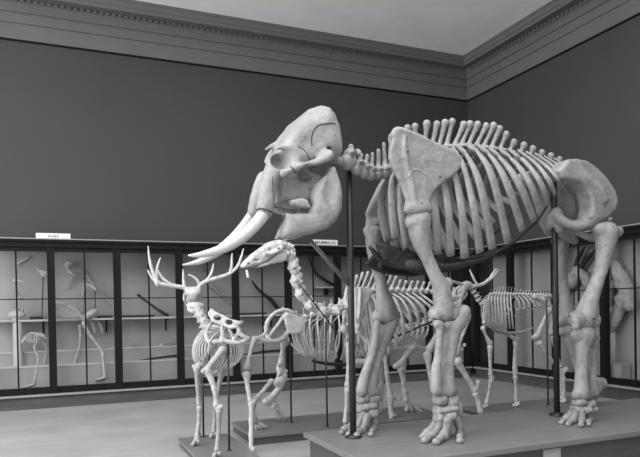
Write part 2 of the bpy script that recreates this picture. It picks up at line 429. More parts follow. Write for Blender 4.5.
def sign(px0, px1, ptop, pbot, txt, label, tx):
    a = W(px0, pbot, YF+.06); b = W(px1, pbot, YF+.06); h = (pbot-ptop)*mpp(a)
    e = empty('card_sign', ((a[0]+b[0])/2, YF+.06, ZT), label, 'sign', 'card signs on the wall cases')
    MB().box(a[0], b[0], YF+.05, YF+.065, ZT+.001, ZT+h, .002).build('card', CARD, e, False)
    MB().box((a[0]+b[0])/2-.05, (a[0]+b[0])/2+.05, YF+.065, YF+.14, ZT+.001, ZT+h*.6).build('easel_back', CARD, e, False)
    c = bpy.data.curves.new('lettering', 'FONT'); c.body = txt; c.size = h*.62; c.align_x = 'CENTER'; c.align_y = 'CENTER'; c.extrude = .0006; c.offset = h*.012; c.space_character = 1.25
    o = bpy.data.objects.new('lettering', c); COL.objects.link(o); dg = bpy.context.evaluated_depsgraph_get(); dg.update()
    me = bpy.data.meshes.new_from_object(o.evaluated_get(dg)); bpy.data.objects.remove(o)
    me.materials.clear(); me.materials.append(INK); o = bpy.data.objects.new('lettering', me); COL.objects.link(o); o.parent = e
    o.rotation_euler = (math.pi/2, 0, 0); o.location = (tx, -.0115, h/2)
sign(36, 70.5, 233.2, 239.3, 'AVES', 'white card sign standing on the case top above the big bird skeleton', 0)
sign(313, 337.5, 239.6, 245.6, 'MAMMALIA', 'white card sign standing on the case top behind the elephant jaw', 0)

# ------------------------------------------------------------------ platforms
def platform(x0, x1, y0, y1, z, lip, label, inset=.05, legs=False):
    e = empty('display_platform', ((x0+x1)/2, (y0+y1)/2, 0), label, 'platform', 'low wooden display platforms')
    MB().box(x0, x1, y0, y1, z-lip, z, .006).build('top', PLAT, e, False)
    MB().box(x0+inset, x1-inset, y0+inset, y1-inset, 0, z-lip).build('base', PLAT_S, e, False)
    return e
pe = platform(2.173, 6.6, 4.17, 5.59, .30, .05, 'long low dark wooden platform under the elephant skeleton')
platform(1.95, 4.50, 6.53, 7.42, .12, .04, 'low dark platform under the bulky skeleton, middle of the hall', .02)
platform(2.72, 4.98, 6.02, 6.47, .10, .035, 'narrow low platform under the camel skeleton, hidden behind the elephant platform', .02)
platform(5.14, 7.1, 6.62, 7.2, .08, .03, 'thin dark platform under the antelope skeleton by the right wall case', .02)
platform(1.22, 1.78, 5.3, 6.96, .08, .03, 'small low platform under the elk skeleton, nearest the left', .02)
a = W(543, 446, 4.215); b = W(560, 446, 4.215)
tag(MB().box(a[0], b[0], 4.205, 4.219, .105, .235, .002).build('label_card', LINER, None, False), 'blank pale card leaning on the front of the elephant platform', 'card')  # white card in a darker colour, which stands for the shade it is in

# ------------------------------------------------------------------ the elephant
YC, YN, YR = 5.06, 4.72, 5.40           # midline, near legs, far legs
ele = empty('elephant_skeleton', (3.7, YC, .30), 'huge mounted elephant skeleton with curved tusks, standing on the long dark platform', 'skeleton')
def mir(P): P = np.array(P, float); P[..., 1] = 2*YC-P[..., 1]; return P
def Wl(L, y): return np.array([W(a, b, y) for a, b in L])
Yv = np.array([0, 1., 0])
# skull
sk = Bone(.0125, .035)
sk.plate(Wl([(272, 160), (273, 153), (277, 144), (284, 133), (293, 122), (302, 114.5), (313, 111), (321, 112.5), (327, 120), (331.5, 131), (334.5, 147), (333.5, 159), (328, 164), (318, 165), (299, 173), (293, 184), (283, 184), (274, 178)], YC), Yv, .30, .17)
sk.plate(Wl([(273, 168), (300, 170), (318, 178), (318, 190), (312, 203), (296, 208), (284, 205), (274, 204)], YC), Yv, .145, .06)
for sg in (-1, 1):
    y = YC+sg*.155
    P, R_ = pts3([(277, 162, 9), (271, 178, 9.5), (267, 194, 9), (264.6, 211, 8.6)] if sg < 0 else [(275, 162, 9), (266, 178, 9), (259, 195, 8), (254.5, 211, 7)], y)
    sk.chain(P, R_, .05)
    # zygomatic arch
    P, R_ = pts3([(284, 173, 4.6), (291, 169.5, 4.4), (302, 165.5, 3.8), (314, 162, 4.4), (322, 157.5, 6), (327, 155, 7)], 5.06+sg*.30 if sg < 0 else 5.06)
    if sg > 0: P, _ = pts3([(284, 173, 4), (291, 169.5, 4), (302, 165.5, 3.8), (314, 162, 4), (322, 157.5, 5), (327, 155, 6)], YC-.30); P = mir(P)
    sk.chain(P, R_, .02)
    P, R_ = pts3([(277, 151, 3), (281, 148.5, 3.4), (288, 148, 3)], YC-.24); P = P if sg < 0 else mir(P); sk.chain(P, R_, .03) if sg < 0 else None
    c = W(283.5, 158, YC-.30); c = c if sg < 0 else mir(c); sk.ell(c, (.088, .20, .085), .02, True)
    c = W(311, 173.5, YC-.26); c = c if sg < 0 else mir(c); sk.ell(c, (.10, .19, .052), .02, True)
    c = W(309, 140, YC-.36); c = c if sg < 0 else mir(c); sk.ell(c, (.20, .10, .17), .05, True)
    c = W(328.3, 149.5, YC-.25); c = c if sg < 0 else mir(c); sk.ell(c, (.022, .08, .022), .006, True)
    c = W(285, 182, YC-.21); c = c if sg < 0 else mir(c); sk.ell(c, (.025, .05, .03), .01, True)
P, R_ = pts3([(279, 144, 4), (272, 146.5, 2.8), (266, 149.5, 1.5)], YC+.02); sk.chain(P, R_, .03)
P, R_ = pts3([(332, 157, 6), (338, 160, 4.4), (341.5, 163, 3)], YC); sk.chain(P, R_, .03)
skull = sk.build('skull', BONE, ele)
seam(skull, [(335.5, 124), (331, 123.2), (325, 124), (318, 125.5), (313.5, 131), (311.5, 138), (312, 146)], .005, CRACK)
seam(skull, [(298, 146), (303, 149), (308, 155), (309.5, 160)], .004, CRACK)
seam(skull, [(290.5, 166.5), (293, 169), (295.5, 172.5)], .006, CRACK)
seam(skull, [(272.5, 176), (272.8, 190), (274.5, 205)], .0035, CRACK)
seam(skull, [(256.5, 210), (260, 208.6), (266, 209.6), (272, 212)], .008, CRACK)
P, R_ = pts3([(267, 203, 5.6, YC-.165), (264.4, 212.5, 6.4, YC-.165), (254.2, 225.8, 6.3, YC-.18), (240, 238.6, 5.9, YC-.20), (223.8, 248.2, 4.9, YC-.21), (203.4, 254.2, 3.3, YC-.2), (193, 255.4, 1.9, YC-.19), (188.3, 255.4, .7, YC-.18)], YC)
MB().loft(P, R_, seg=16, sub=6).build('tusk', IVORY, skull)
P, R_ = pts3([(256, 206, 4.5), (251.5, 216, 5.4), (243, 228, 5.4), (232, 240, 5.2), (219, 250.5, 4.8), (203, 260, 3.4), (192, 263.4, 2.0), (182.6, 265, .7)], YC+.19)
MB().loft(P, R_, seg=16, sub=6).build('tusk', IVORY, skull)
# lower jaw: two deep rami joined at the chin
jw = Bone(.0125, .03)
JP = [(333, 167), (338.5, 183), (341, 198), (339.5, 211), (334.5, 221), (326, 229), (313, 234), (299, 237), (288, 238.5), (281, 237.5), (281.5, 229), (284, 220), (283, 213), (291, 214), (309, 213.5), (312, 204), (311.5, 193), (315, 184), (325, 175), (328, 168)]
for sg in (-1, 1):
    Q = Wl(JP if sg < 0 else [q_ for q_ in JP if q_[0] > 295], YC-.2); Q = Q if sg < 0 else mir(Q); jw.plate(Q, (.0, 1, 0), .075, .05, bulge=.02)
jw.plate(Wl([(279, 237), (281, 229), (285, 219), (292, 216), (296, 226), (292, 236)], YC-.06), Yv, .14, .05)
P, R_ = pts3([(286, 235, 3.4), (280, 237, 2.4), (276, 238.5, 1.4)], YC); jw.chain(P, R_, .03)
c = W(331, 190, YC-.29); jw.ell(c, (.05, .035, .12), .03, True)
jaw = jw.build('lower_jaw', BONE, ele)
for sg in (-1, 1):
    Q = Wl([(289, 201), (300, 198.5), (306, 201), (309.5, 208.5), (300, 208), (291.5, 205.5)], YC-.2); Q = Q if sg < 0 else mir(Q)
    Bone(.009, .01).plate(Q, Yv, .05, .02).build('molar', TOOTH, jaw)
seam(jaw, [(279, 204), (282.5, 209), (285, 213.5), (283.5, 219), (280.5, 226), (277, 232)], .008, CRACK)
# neck
CERV = [(348.5, 162, 20), (357, 169.5, 16.5), (364.5, 173, 15), (371.5, 175, 14.5), (378.5, 175, 14), (385.5, 174, 14.5), (392.5, 172, 15)]
CT = [(351, 147), (361, 155), (367, 156), (372.5, 154), (378.5, 150.5), (384, 144), (390, 136)]
for (a, b, s_), t_ in zip(CERV, CT):
    c = W(a, b, YC); sz = s_*mpp(c); vertebra(c, (1, 0, -.1), W(t_[0], t_[1], YC), sz*(.92 if s_ < 19 else 1.0), Yv, BONE, ele, 'neck_vertebra', tr=.85, blade=1.3, h=.0115, knob=.8, rs=1.25)
# back: spine blades
BASE = [(400, 166), (408, 162), (416, 158), (424, 155), (431, 152.5), (438, 151), (446, 149.5), (453, 149), (460, 148.6), (467, 148.8), (474.5, 149.2), (482, 150), (490, 151), (499, 152.5), (508, 154.5), (518, 157), (528, 159.5), (538, 162), (548, 165), (557, 167.5), (566, 170)]
TIP = [(399, 131), (407.5, 128.5), (415, 126.5), (427, 124), (436.8, 124.2), (445, 123), (452.3, 121.8), (463.5, 124.5), (470, 124.4), (477.5, 124.4), (486, 126), (493.6, 125.8), (499.5, 129), (506, 134.5), (514, 142), (524, 145.5), (533, 148.8), (542, 152.4), (551, 156), (559.5, 159.5), (568, 163)]
for i, (b, t_) in enumerate(zip(BASE, TIP)):
    c = W(b[0]-1, b[1]+2, YC); vertebra(c, (1, 0, -.05), W(t_[0], t_[1], YC), .115, Yv, BONE, ele, 'back_vertebra', tr=.6, blade=1.5, h=.0125, knob=1.2, rs=1.45)
# ribs
RIB = [[(398, 168), (392, 180), (392, 205), (396, 238)], [(407, 163), (401, 182), (402, 212), (408, 246)], [(416, 158), (416, 180), (419, 215), (425, 252)], [(425, 154), (431, 178), (435.5, 215), (437.5, 254)],
       [(434, 150), (442, 172), (448.5, 212), (450.5, 256)], [(443, 147), (453, 168), (462, 212), (464.5, 258)], [(450, 146), (463, 165), (474.5, 212), (480, 252.5)], [(457, 146), (469, 159), (481.5, 190), (492.5, 248.5)],
       [(466, 145), (480.5, 155.5), (493.5, 181), (508, 241.5)], [(477, 145), (492.5, 158.5), (507, 184), (522.5, 230)], [(487, 147), (503, 161), (519.5, 185), (534, 220)], [(498, 148.5), (515, 162.5), (530.5, 185), (540, 214)],
       [(508, 149.5), (527, 164), (541, 184), (547.5, 204)], [(518, 150.5), (537.5, 165.5), (549, 181), (555, 194)], [(526, 152), (547, 167), (556.5, 177), (562.5, 184.5)], [(535, 153.5), (554, 167), (562, 173), (568, 178.5)],
       [(544, 156), (560, 166.5), (567.5, 171.5), (574.5, 175.5)], [(554, 158.5), (565, 165), (571, 168), (577, 170.5)]]
WMAX = [.20, .24, .28, .31, .34, .37, .40, .42, .43, .44, .44, .43, .41, .38, .34, .30, .26, .22]
wpr = [.10, .72, 1.0, .80]
for L, wm in zip(RIB, WMAX):
    P = np.array([W(a, b, YC-wm*f) for (a, b), f in zip(L, wpr)])
    w0 = 4.6*mpp(P[0]) if wm < .43 else 3.6*mpp(P[0])
    i = RIB.index(L); k = 1.0 if i < 11 else max(.5, 1-(i-10)*.08)
    ra = np.array([.022, .030, .041, .050])*k; rb = np.array([.022, .018, .015, .016])*k
    N = np.array([(0, -.55, .8), (0, -.9, .45), (0, -1, .05), (0, -1, -.25)])
    for sg in (-1, 1):
        Q = P.copy() if sg < 0 else mir(P)
        if sg > 0 and i < 3: Q[:, 1] = YC+(Q[:, 1]-YC)*.45; Q[:, 0] += .05
        Nn = N.copy(); Nn[:, 1] *= -sg*-1 if sg < 0 else -1
        MB().loft(Q, ra, rb, Nn, seg=10, sub=6).build('rib', BONE, ele)
# dark breast bone and rib cartilage
CP = [(377, 245, 2.5), (388, 257.5, 5), (402, 262, 6.5), (417, 265, 7.5), (434, 267.5, 6.5), (450, 267, 5), (466, 263.5, 4), (482, 260, 3.2), (497, 252.5, 2.6), (512, 243, 2.4), (526, 231, 2.0), (540, 217, 1.7), (551, 198, 1.5)]
P, R_ = pts3(CP, YC-.27); P[:3, 1] += .14
for sg in (-1, 1): MB().loft(P if sg < 0 else mir(P)[2:], (R_ if sg < 0 else R_[2:])*.78, (R_ if sg < 0 else R_[2:])*.5, (0, -1, 0), seg=10, sub=4).build('rib_cartilage', CART, ele)
st = Bone(.014, .04); P, R_ = pts3([(374, 243, 3), (384, 257, 7), (390, 256, 6), (402, 259, 8.5), (416, 261, 9), (432, 265, 7), (446, 266, 4)], YC); st.chain(P[2:], R_[2:])
for a, b in ((392, 253), (404, 254), (420, 256), (428, 259), (440, 259)):
    for sg in (-1, 1): st.chain([W(a, b+6, YC), W(a+3, b-3, YC+sg*.17)], [.05, .03])
st.build('breast_bone', CART, ele)
for sg in (-1, 1):
    Q = Wl([(376, 243), (386, 243), (397, 249), (410, 252.5), (424, 255), (438, 255), (452, 257), (468, 257), (484, 253.5), (500, 247), (488, 260), (466, 267.5), (450, 271.5), (432, 274.5), (414, 273), (398, 268), (384, 261)], YC-.20); Q = Q if sg < 0 else mir(Q)[2:]
    b = Bone(.012, .02); b.rough = 1.0; b.plate(Q, Yv, .03, .02); b.build('rib_cartilage', CART, ele)
# shoulder blades
SCP = [(393, 135), (398, 130.8), (407, 131), (410, 134.5), (419, 137.5), (434.5, 145), (447.6, 150.6), (455, 155.5), (459, 160.5), (460.5, 167), (454.5, 174.5), (445.5, 180.5), (437, 187.5), (431.5, 195), (429.5, 203), (431, 210), (418, 213.5), (405.5, 211), (405.5, 200), (401, 187), (394, 171.5), (388.6, 158.5), (389, 148)]
def scap(P, y, s_, sg=-1):
    b = Bone(.011, .02)
    b.plate(P, Yv, .028, .022)
    off = np.array([0, sg*.03, 0])
    ridge = np.array([W(a, c, y) for a, c in ((403.5, 138), (402.6, 150), (404.5, 163), (407.5, 177), (411, 192), (413.5, 204))])
    if sg > 0: ridge = mir(np.array([W(a, c, YC-(y-YC)) for a, c in ((403.5, 138), (402.6, 150), (404.5, 163), (407.5, 177), (411, 192), (413.5, 204))]))+np.array([s_, 0, 0])
    b.chain(ridge+off, [.016, .022, .026, .030, .032, .02], .02)
    edge = [P[i] for i in (0, 1, 3, 4, 5, 6, 7, 8)]
    b.chain(edge, [.03, .036, .034, .03, .028, .026, .026, .024], .02)
    c = P[16]; b.ell(c+np.array([0, 0, .035]), (.112, .066, .05), .05); b.ell(c-np.array([0, 0, .085]), (.118, .1, .10), .01, True)
    return b.build('shoulder_blade', BONE, ele)
NS = scap(Wl(SCP, YN-.04), YN-.04, 0)
seam(NS, [(408, 178), (412, 170.5), (419, 170), (427, 176)], .006, BONE3, 'scar')
for a, b in ((407, 151), (439.5, 176.5), (421, 203)): seam(NS, [(a, b), (a+.7, b+.3), (a+1.4, b+.2)], .008, CRACK, 'pin_hole')
# the far blade, mostly hidden by the near one
FP = Wl([(377, 188), (390, 166), (397, 150), (404, 142), (425, 151), (440, 166), (430, 186), (408, 202), (392, 220), (385, 230), (377, 232), (367.5, 229), (365.5, 213), (371, 201)], YR)
b = Bone(.011, .02); b.plate(FP, Yv, .03, .024); b.chain(Wl([(373, 205), (384, 190), (400, 160)], YR), [.03, .034, .02], .02); b.ell(W(376, 226, YR), (.10, .075, .07), .04)
b.build('shoulder_blade', BONE, ele)

# near foreleg
def leg_bone(name, chain, y, knobs=(), flat=None, k=None, h=.0115, m=BONE):
    P, R_ = pts3(chain, y); b = Bone(h, k or .02); b.chain(P, R_, flat=flat, n=5)
    for q in knobs:
        p, r = pts3([q[:3]+((q[3],) if len(q) > 3 else ())], y); b.ell(p[0], r[0], q[4] if len(q) > 4 else None)
    return b.build(name, m, ele)
H = leg_bone('upper_foreleg_bone', [(419, 221, 12), (420, 236, 10.2), (424, 250, 7.6), (429.5, 263, 6.4), (435.5, 276, 7.0), (441.5, 290, 9.0), (443.5, 304, 9.8), (443.5, 312, 10.2)], YN, [(412.5, 222, 8), (418, 218.5, 11.5), (436, 314, 8), (452, 314, 8), (447, 283, 6)])
seam(H, [(406.5, 214), (411, 209.8), (418, 208.6), (425, 209.6), (430.5, 213.5)], .012, CRACK)
seam(H, [(433, 318), (439, 321), (447, 321.5), (455, 319)], .010, CRACK)
leg_bone('ulna', [(463, 313, 6.5), (457, 322, 9.5), (453, 332, 8.5), (450.2, 347, 7.6), (447.5, 364, 6.5), (447.3, 378, 7.2), (448, 389, 9)], YN, [(464, 311.5, 6.6), (458, 317, 7.6), (446, 325, 6.4), (467, 318, 4), (453, 391, 6), (441, 391, 6)])
leg_bone('radius', [(440, 325, 4.2), (439.6, 334, 3.8), (439, 348, 4.1), (437, 364, 4.7), (436.2, 378, 5.4), (437, 390, 6)], YN-.05, [(437, 324, 4.2)])
def carpals(L, y, name, m=BONE):
    for a, b, w, hh, dy in L:
        c = W(a, b, y+dy); s_ = mpp(c)*1.2; q = Bone(.008, .02); rr_ = rng.uniform(-.12, .12, 16)
        q.plate(np.array([c+np.array([(x+rr_[2*i_])*w*s_*.5, 0, (z+rr_[2*i_+1])*hh*s_*.5]) for i_, (x, z) in enumerate(((-1, -.6), (-.6, -1), (.6, -1), (1, -.6), (1, .6), (.6, 1), (-.6, 1), (-1, .6)))]), Yv, .056, min(.03, hh*s_*.4), bulge=.012)
        q.ell(c+np.array([rr_[0]*w*s_, -.03, rr_[1]*hh*s_]), (w*s_*.34, .04, hh*s_*.34))
        q.build(name, m, ele)
carpals([(440, 400, 10.5, 8.5, 0), (451, 401, 11.5, 9.5, 0), (448.5, 409, 16, 6, -.02), (438.5, 409.5, 7.5, 8, .03), (440, 416.5, 9.5, 9, .02), (449.5, 415.5, 10.5, 9, -.03), (456.5, 409, 7, 14, .05)], YN, 'wrist_bone')
def toe(L, y, zt, m=BONE, name='toe'):
    """first points on the plane y, the last rests on the platform"""
    P, R_ = pts3(L[:-1], y); e = L[-1]; p = WZ(e[0], e[1], zt); r = e[2]*mpp(p); p = WZ(e[0], e[1], zt+r*.9)
    mid = P[-1]*.45+p*.55; mid[2] = max(mid[2], p[2]+r*.25)
    b = Bone(.007, .012); b.chain(np.vstack([P, [mid], [p]]), np.append(R_, [r*.8, r]), n=5)
    for q, rr in ((P[-1], R_[-1]*1.25), (mid, r*1.12)): b.ell(q, rr, .015)
    b.ell(p, (r*1.2, r*1.1, r*.9)); return b.build(name, m, ele)
toe([(436.5, 420, 3.4), (432, 427, 3.2), (427, 432.5, 3.4), (422, 436.5, 2.6)], YN+.07, .30)
toe([(440.5, 420.5, 4), (437, 429, 3.6), (431.5, 435, 3.8), (425, 440.2, 3.4)], YN, .30)
toe([(447.5, 420.5, 4.6), (446.5, 429, 4.2), (443.5, 436, 4.4), (436.5, 441.6, 3.6)], YN-.06, .30)
toe([(456.5, 420, 4.2), (459.5, 427, 4.2), (460, 434, 3.8), (459.8, 440.6, 3.2)], YN-.02, .30)
# far foreleg
H = leg_bone('upper_foreleg_bone', [(374.5, 233, 9.5), (373.8, 246, 8.0), (376.5, 262, 7.0), (380.5, 278, 6.0), (382.5, 292, 6.5), (385.5, 304, 9.0), (386.5, 315, 10)], YR, [(370, 231, 6.8), (379.5, 231, 7.2), (379, 316, 7.5), (394, 315, 6.5)])
seam(H, [(376, 321), (383, 323.5), (391, 323), (397, 320)], .010, CRACK)
leg_bone('ulna', [(396, 316, 5), (390, 325, 8), (385, 336, 7), (379.5, 352, 5.8), (374.5, 368, 5.8), (371, 382, 7.2), (369, 391, 8)], YR, [(374, 391, 6.5), (364.5, 391, 6)])
leg_bone('radius', [(377, 324, 4.2), (376, 334, 3.9), (373, 350, 4.1), (368, 366, 4.5), (363.5, 380, 5.4), (361.5, 391, 5.8)], YR-.06)
leg_bone('dew_claw_bone', [(381, 362, 2.6), (381.5, 378, 2.6), (380.5, 394, 3), (379.5, 404, 3.4)], YR+.08, h=.009)
carpals([(363, 398, 9.5, 8, 0), (372.5, 399, 10, 8, 0), (368, 406, 15, 6, -.02), (360, 408, 7, 7, .03), (364, 413.5, 9, 8, .02), (372.5, 413, 9, 8.5, -.03), (378, 407, 6, 12, .05)], YR, 'wrist_bone')
toe([(358.5, 416, 3), (353, 423, 2.8), (348, 428, 3), (342, 432.4, 2.3)], YR+.05, .30)
toe([(362, 417, 3.5), (358, 425, 3.2), (354, 430, 3.3), (348.6, 434.2, 2.8)], YR-.02, .30)
toe([(367.5, 417, 3.8), (365, 425, 3.6), (362, 430.5, 3.6), (356.5, 435, 3)], YR-.08, .30)
toe([(374.5, 416, 3.6), (375, 423, 3.4), (373.5, 429, 3.2), (371, 434.4, 2.6)], YR-.05, .30)
# pelvis
pv = Bone(.0125, .03)
for sg in (-1, 1):
    f = (lambda Q: Q) if sg < 0 else mir
    band = Wl([(562, 161), (571, 160.3), (581, 162.5), (591, 169.5), (601, 180), (609, 192), (611.6, 203), (608.5, 212), (601, 219), (591, 222), (584, 218), (585.5, 208), (584.5, 199), (581, 191), (575, 184), (566, 181), (556, 180), (552, 172)], YN+.06)
    pv.plate(f(band), Yv, .10, .03)
    P, R_ = pts3([(559, 170, 7, YC-.12), (570, 170, 6, YC-.26), (584, 176, 4, YN-.02), (599, 187, 3.2, YN-.07), (606, 199, 3, YN-.07)], YN); pv.chain(f(P), R_, .05)
    c = W(595, 219, YN+.08); pv.ell(f(c), .088, .04)
    P, R_ = pts3([(590, 220, 6.5, YN+.05), (580, 225.5, 5.2, YN+.12), (569, 224, 4.8, YN+.2), (560, 218.5, 5, YC-.06), (556.5, 213, 4, YC)], YN); pv.chain(f(P), R_, .04)
    P, R_ = pts3([(592, 222, 6, YN+.08), (596, 231, 4.8, YN+.14), (595, 238, 4, YN+.2), (588, 237, 3.6, YC-.1), (576, 232, 3.4, YC-.03), (563, 229, 4, YC)], YN); pv.chain(f(P), R_, .03)
P, R_ = pts3([(557, 213, 4.4), (558, 222, 5), (560, 229, 4.4)], YC); pv.chain(P, R_, .04)
P, R_ = pts3([(562, 171, 7), (574, 173, 6.5), (586, 178, 5.5)], YC); pv.chain(P, R_*1.0, .04)
pv.build('pelvis', BONE, ele)
for i, (a, b) in enumerate([(592, 181), (598, 187), (603, 194), (606.5, 202), (608.5, 211), (609.5, 220)]):
    c = W(a, b, YC); vertebra(c, (1, 0, -.8), c+np.array([.04, 0, .05])*(1-i*.1), .075-.006*i, Yv, BONE, ele, 'tail_vertebra', h=.011)
# near hind leg
F_ = leg_bone('thigh_bone', [(606.5, 233, 11.5), (605.5, 246, 9.6), (603, 260, 7.4), (599, 275, 6.7), (594, 290, 7.0), (589, 303, 8.8), (585.5, 315, 11)], YN, [(600.5, 229.5, 7.0, YN+.0), (617, 231.5, 6.2), (610, 228.5, 5.4), (577, 319, 8.6), (592, 320, 8.6), (584, 321, 9)])
seam(F_, [(570, 328), (578, 330), (587, 330), (597, 327)], .011, CRACK)
for a, b in ((593, 318.5), (569, 316)): seam(F_, [(a, b), (a+.8, b+.2), (a+1.4, b)], .009, CRACK, 'pin_hole')
leg_bone('kneecap', [(575.5, 321, 4.6), (575.8, 326, 4)], YN-.1, h=.009)
leg_bone('shin_bone', [(584.5, 335.5, 11), (583, 344, 8.5), (581.8, 356, 6.6), (581.4, 370, 6.1), (581.6, 382, 6.8), (582, 393, 8.2)], YN, [(577, 335, 6.5), (592, 335, 6.5), (576.5, 395, 5), (588, 395.5, 5)])
leg_bone('calf_bone', [(596, 338, 4), (594.5, 350, 2.9), (593.5, 365, 2.7), (593.6, 380, 3.2), (595, 393, 4.6)], YN+.06, h=.009)
leg_bone('heel_bone', [(585, 402, 5), (591, 398, 5.2), (595, 392, 4.8), (598, 385, 5.4), (601.5, 382.5, 5.2)], YN+.16, [(596.5, 382, 5.4), (602.5, 385, 4)], h=.0105)
carpals([(579, 402.5, 11, 6.5, 0), (588.5, 403.5, 10, 7, 0), (577, 408.5, 9, 6, .01), (585, 409.5, 9, 6.5, -.03), (592, 409.5, 7, 7, 0)], YN, 'ankle_bone')
toe([(573.5, 408.5, 3.2), (570, 413.5, 3), (566, 418, 3), (561.5, 422.4, 2.3)], YN+.06, .30)
toe([(576.5, 410.5, 3.6), (574.5, 416, 3.4), (572, 420.5, 3.4), (568.2, 424, 2.6)], YN, .30)
toe([(582.5, 411.5, 3.7), (582.2, 417, 3.4), (582, 421, 3.4), (580.8, 425, 2.7)], YN-.05, .30)
toe([(588.5, 411.5, 3.5), (588.8, 416.5, 3.2), (589, 420.5, 3.2), (588.6, 424.4, 2.5)], YN-.03, .30)
# far hind leg
leg_bone('thigh_bone', [(562, 240, 8.0), (561, 252, 6.5), (561.5, 268, 5.2), (563, 284, 5.0), (565.5, 300, 6.2), (567, 312, 8.2), (567.5, 319, 9.0)], YR, [(556, 241, 5), (569, 238, 5.5), (561, 320, 6.5), (574, 320, 6.5)])
leg_bone('shin_bone', [(568, 331, 8.4), (570, 340, 6.2), (573.5, 352, 5.0), (578, 366, 4.7), (582, 378, 5.2), (584.5, 387, 6.4)], YR, [(562.5, 331, 5), (574, 331, 5)])
leg_bone('calf_bone', [(577, 334, 3), (579.5, 348, 2.2), (584, 364, 2.2), (589.5, 378, 2.6), (592, 387, 3.6)], YR+.06, h=.009)
leg_bone('heel_bone', [(586, 392, 4), (592, 391, 4.4), (598, 388, 4.6), (601.5, 384, 4.6)], YR+.08, h=.0105)
carpals([(584, 392, 8, 5, 0), (590, 393.5, 8, 5, 0), (586.5, 397, 12, 4.5, 0)], YR, 'ankle_bone')
for i, (a, b) in enumerate([(579, 403.5), (584, 405), (589, 405.6), (594, 405)]):
    toe([(583+i*3, 398.5, 2.6), (581.5+i*3.5, 401.5, 2.5), (a, b, 2.2)], YR+.04-.04*i, .30)
# iron work that carries it
def pole(name, px, y, z0, z1, r, label, m=IRON, group='mounting rods and posts', flange=True, parent=None):
    p = W(px[0], px[1], y); e = empty(name, (p[0], y, z0), label, 'post', group)
    MB().loft([(p[0], y, z0), (p[0], y, z1)], r, seg=12, sub=1).build('shaft', m, e)
    if flange: MB().loft([(p[0], y, z0), (p[0], y, z0+.012)], r*2.6, seg=16, sub=1).build('foot_flange', m, e)
    return e, p
e1, p1 = pole('iron_post', (351, 300), 5.14, .30, float(W(349.5, 172, 5.14)[2]), .030, 'thick black iron post holding up the elephant skull and neck')
b0 = W(311.5, 242, 5.10); b1 = p1.copy(); b1[2] = W(350.5, 287, 5.14)[2]
MB().loft([b0, b1], .020, seg=10, sub=1).build('brace', STEEL, e1)
e2, p2 = pole('iron_post', (555.5, 300), 5.14, .30, float(W(553, 176, 5.14)[2]), .032, 'thick black iron post under the elephant pelvis, before the hind legs')

# ------------------------------------------------------------------ smaller skeletons
Xv = np.array([1., 0, 0])
def n_(v): v = np.asarray(v, float); return v/np.linalg.norm(v)
class Skel:
    def __init__(s, name, loc, label, m, cat='skeleton', group=None): s.e = empty(name, loc, label, cat, group); s.m = m
    def limb(s, name, L, y=None, knobs=(), flat=None, h=None, m=None, par=None):
        P, R_ = pts3(L, y); b = Bone(h or max(.0065, float(R_.min())*.5), .012); b.chain(P, R_, flat=flat)
        if len(L) > 1:
            b.ell(P[0], R_[0]*1.15); b.ell(P[-1], R_[-1]*1.15)
        for q in knobs:
            p, r = pts3([q], y); b.ell(p[0], r[0])
        return b.build(name, m or s.m, par or s.e)
    def tube(s, name, P, ra, rb=None, nrm=None, par=None, m=None, seg=8, sub=4):
        return MB().loft(P, ra, rb, nrm, seg=seg, sub=sub).build(name, m or s.m, par or s.e)
    def vert(s, c, fwd, tip, sz, lat=Yv, name='back_vertebra', **k): return vertebra(c, fwd, tip, sz, lat, s.m, s.e, name, h=max(.0065, sz*.13), **k)
    def hoof(s, q, z, y=None, name='hoof', split=.02, fwd=(-1, 0, 0)):
        """a two-toed hoof standing on height z under the pixel"""
        p = WZ(q[0], q[1], z) if y is None else np.array([W(q[0], q[1], y)[0], y, z]); r = q[2]*mpp(p); f = n_(fwd); l = np.array([-f[1], f[0], 0]); b = Bone(.0065, .008)
        for sg in (-1, 1): b.chain([p+l*sg*split-f*r*.6+np.array([0, 0, r*1.6]), p+l*sg*split*1.2+np.array([0, 0, r*.8]), p+l*sg*split+f*r*1.2+np.array([0, 0, r*.5])], [r*.55, r*.7, r*.45])
        return b.build(name, s.m, s.e)
    def ribs(s, L, yc, w, ra, rb, prof=(.12, .8, 1, .7), sides=(-1, 1), name='rib'):
        for i, pl in enumerate(L):
            ww = w[i] if hasattr(w, '__len__') else w; t = np.linspace(0, 1, len(pl)); pr = np.interp(t, np.linspace(0, 1, len(prof)), prof)
            P = np.array([W(a, b, yc-ww*f) for (a, b), f in zip(pl, pr)])
            N = np.array([(0, -.3-.7*min(1, k*2), 1-min(1, k*1.6)) for k in t])
            for sg in sides:
                Q = P.copy(); Nn = N.copy()
                if sg > 0: Q[:, 1] = 2*yc-Q[:, 1]; Nn[:, 1] *= -1
                MB().loft(Q, ra, rb, Nn, seg=8, sub=5).build(name, s.m, s.e)

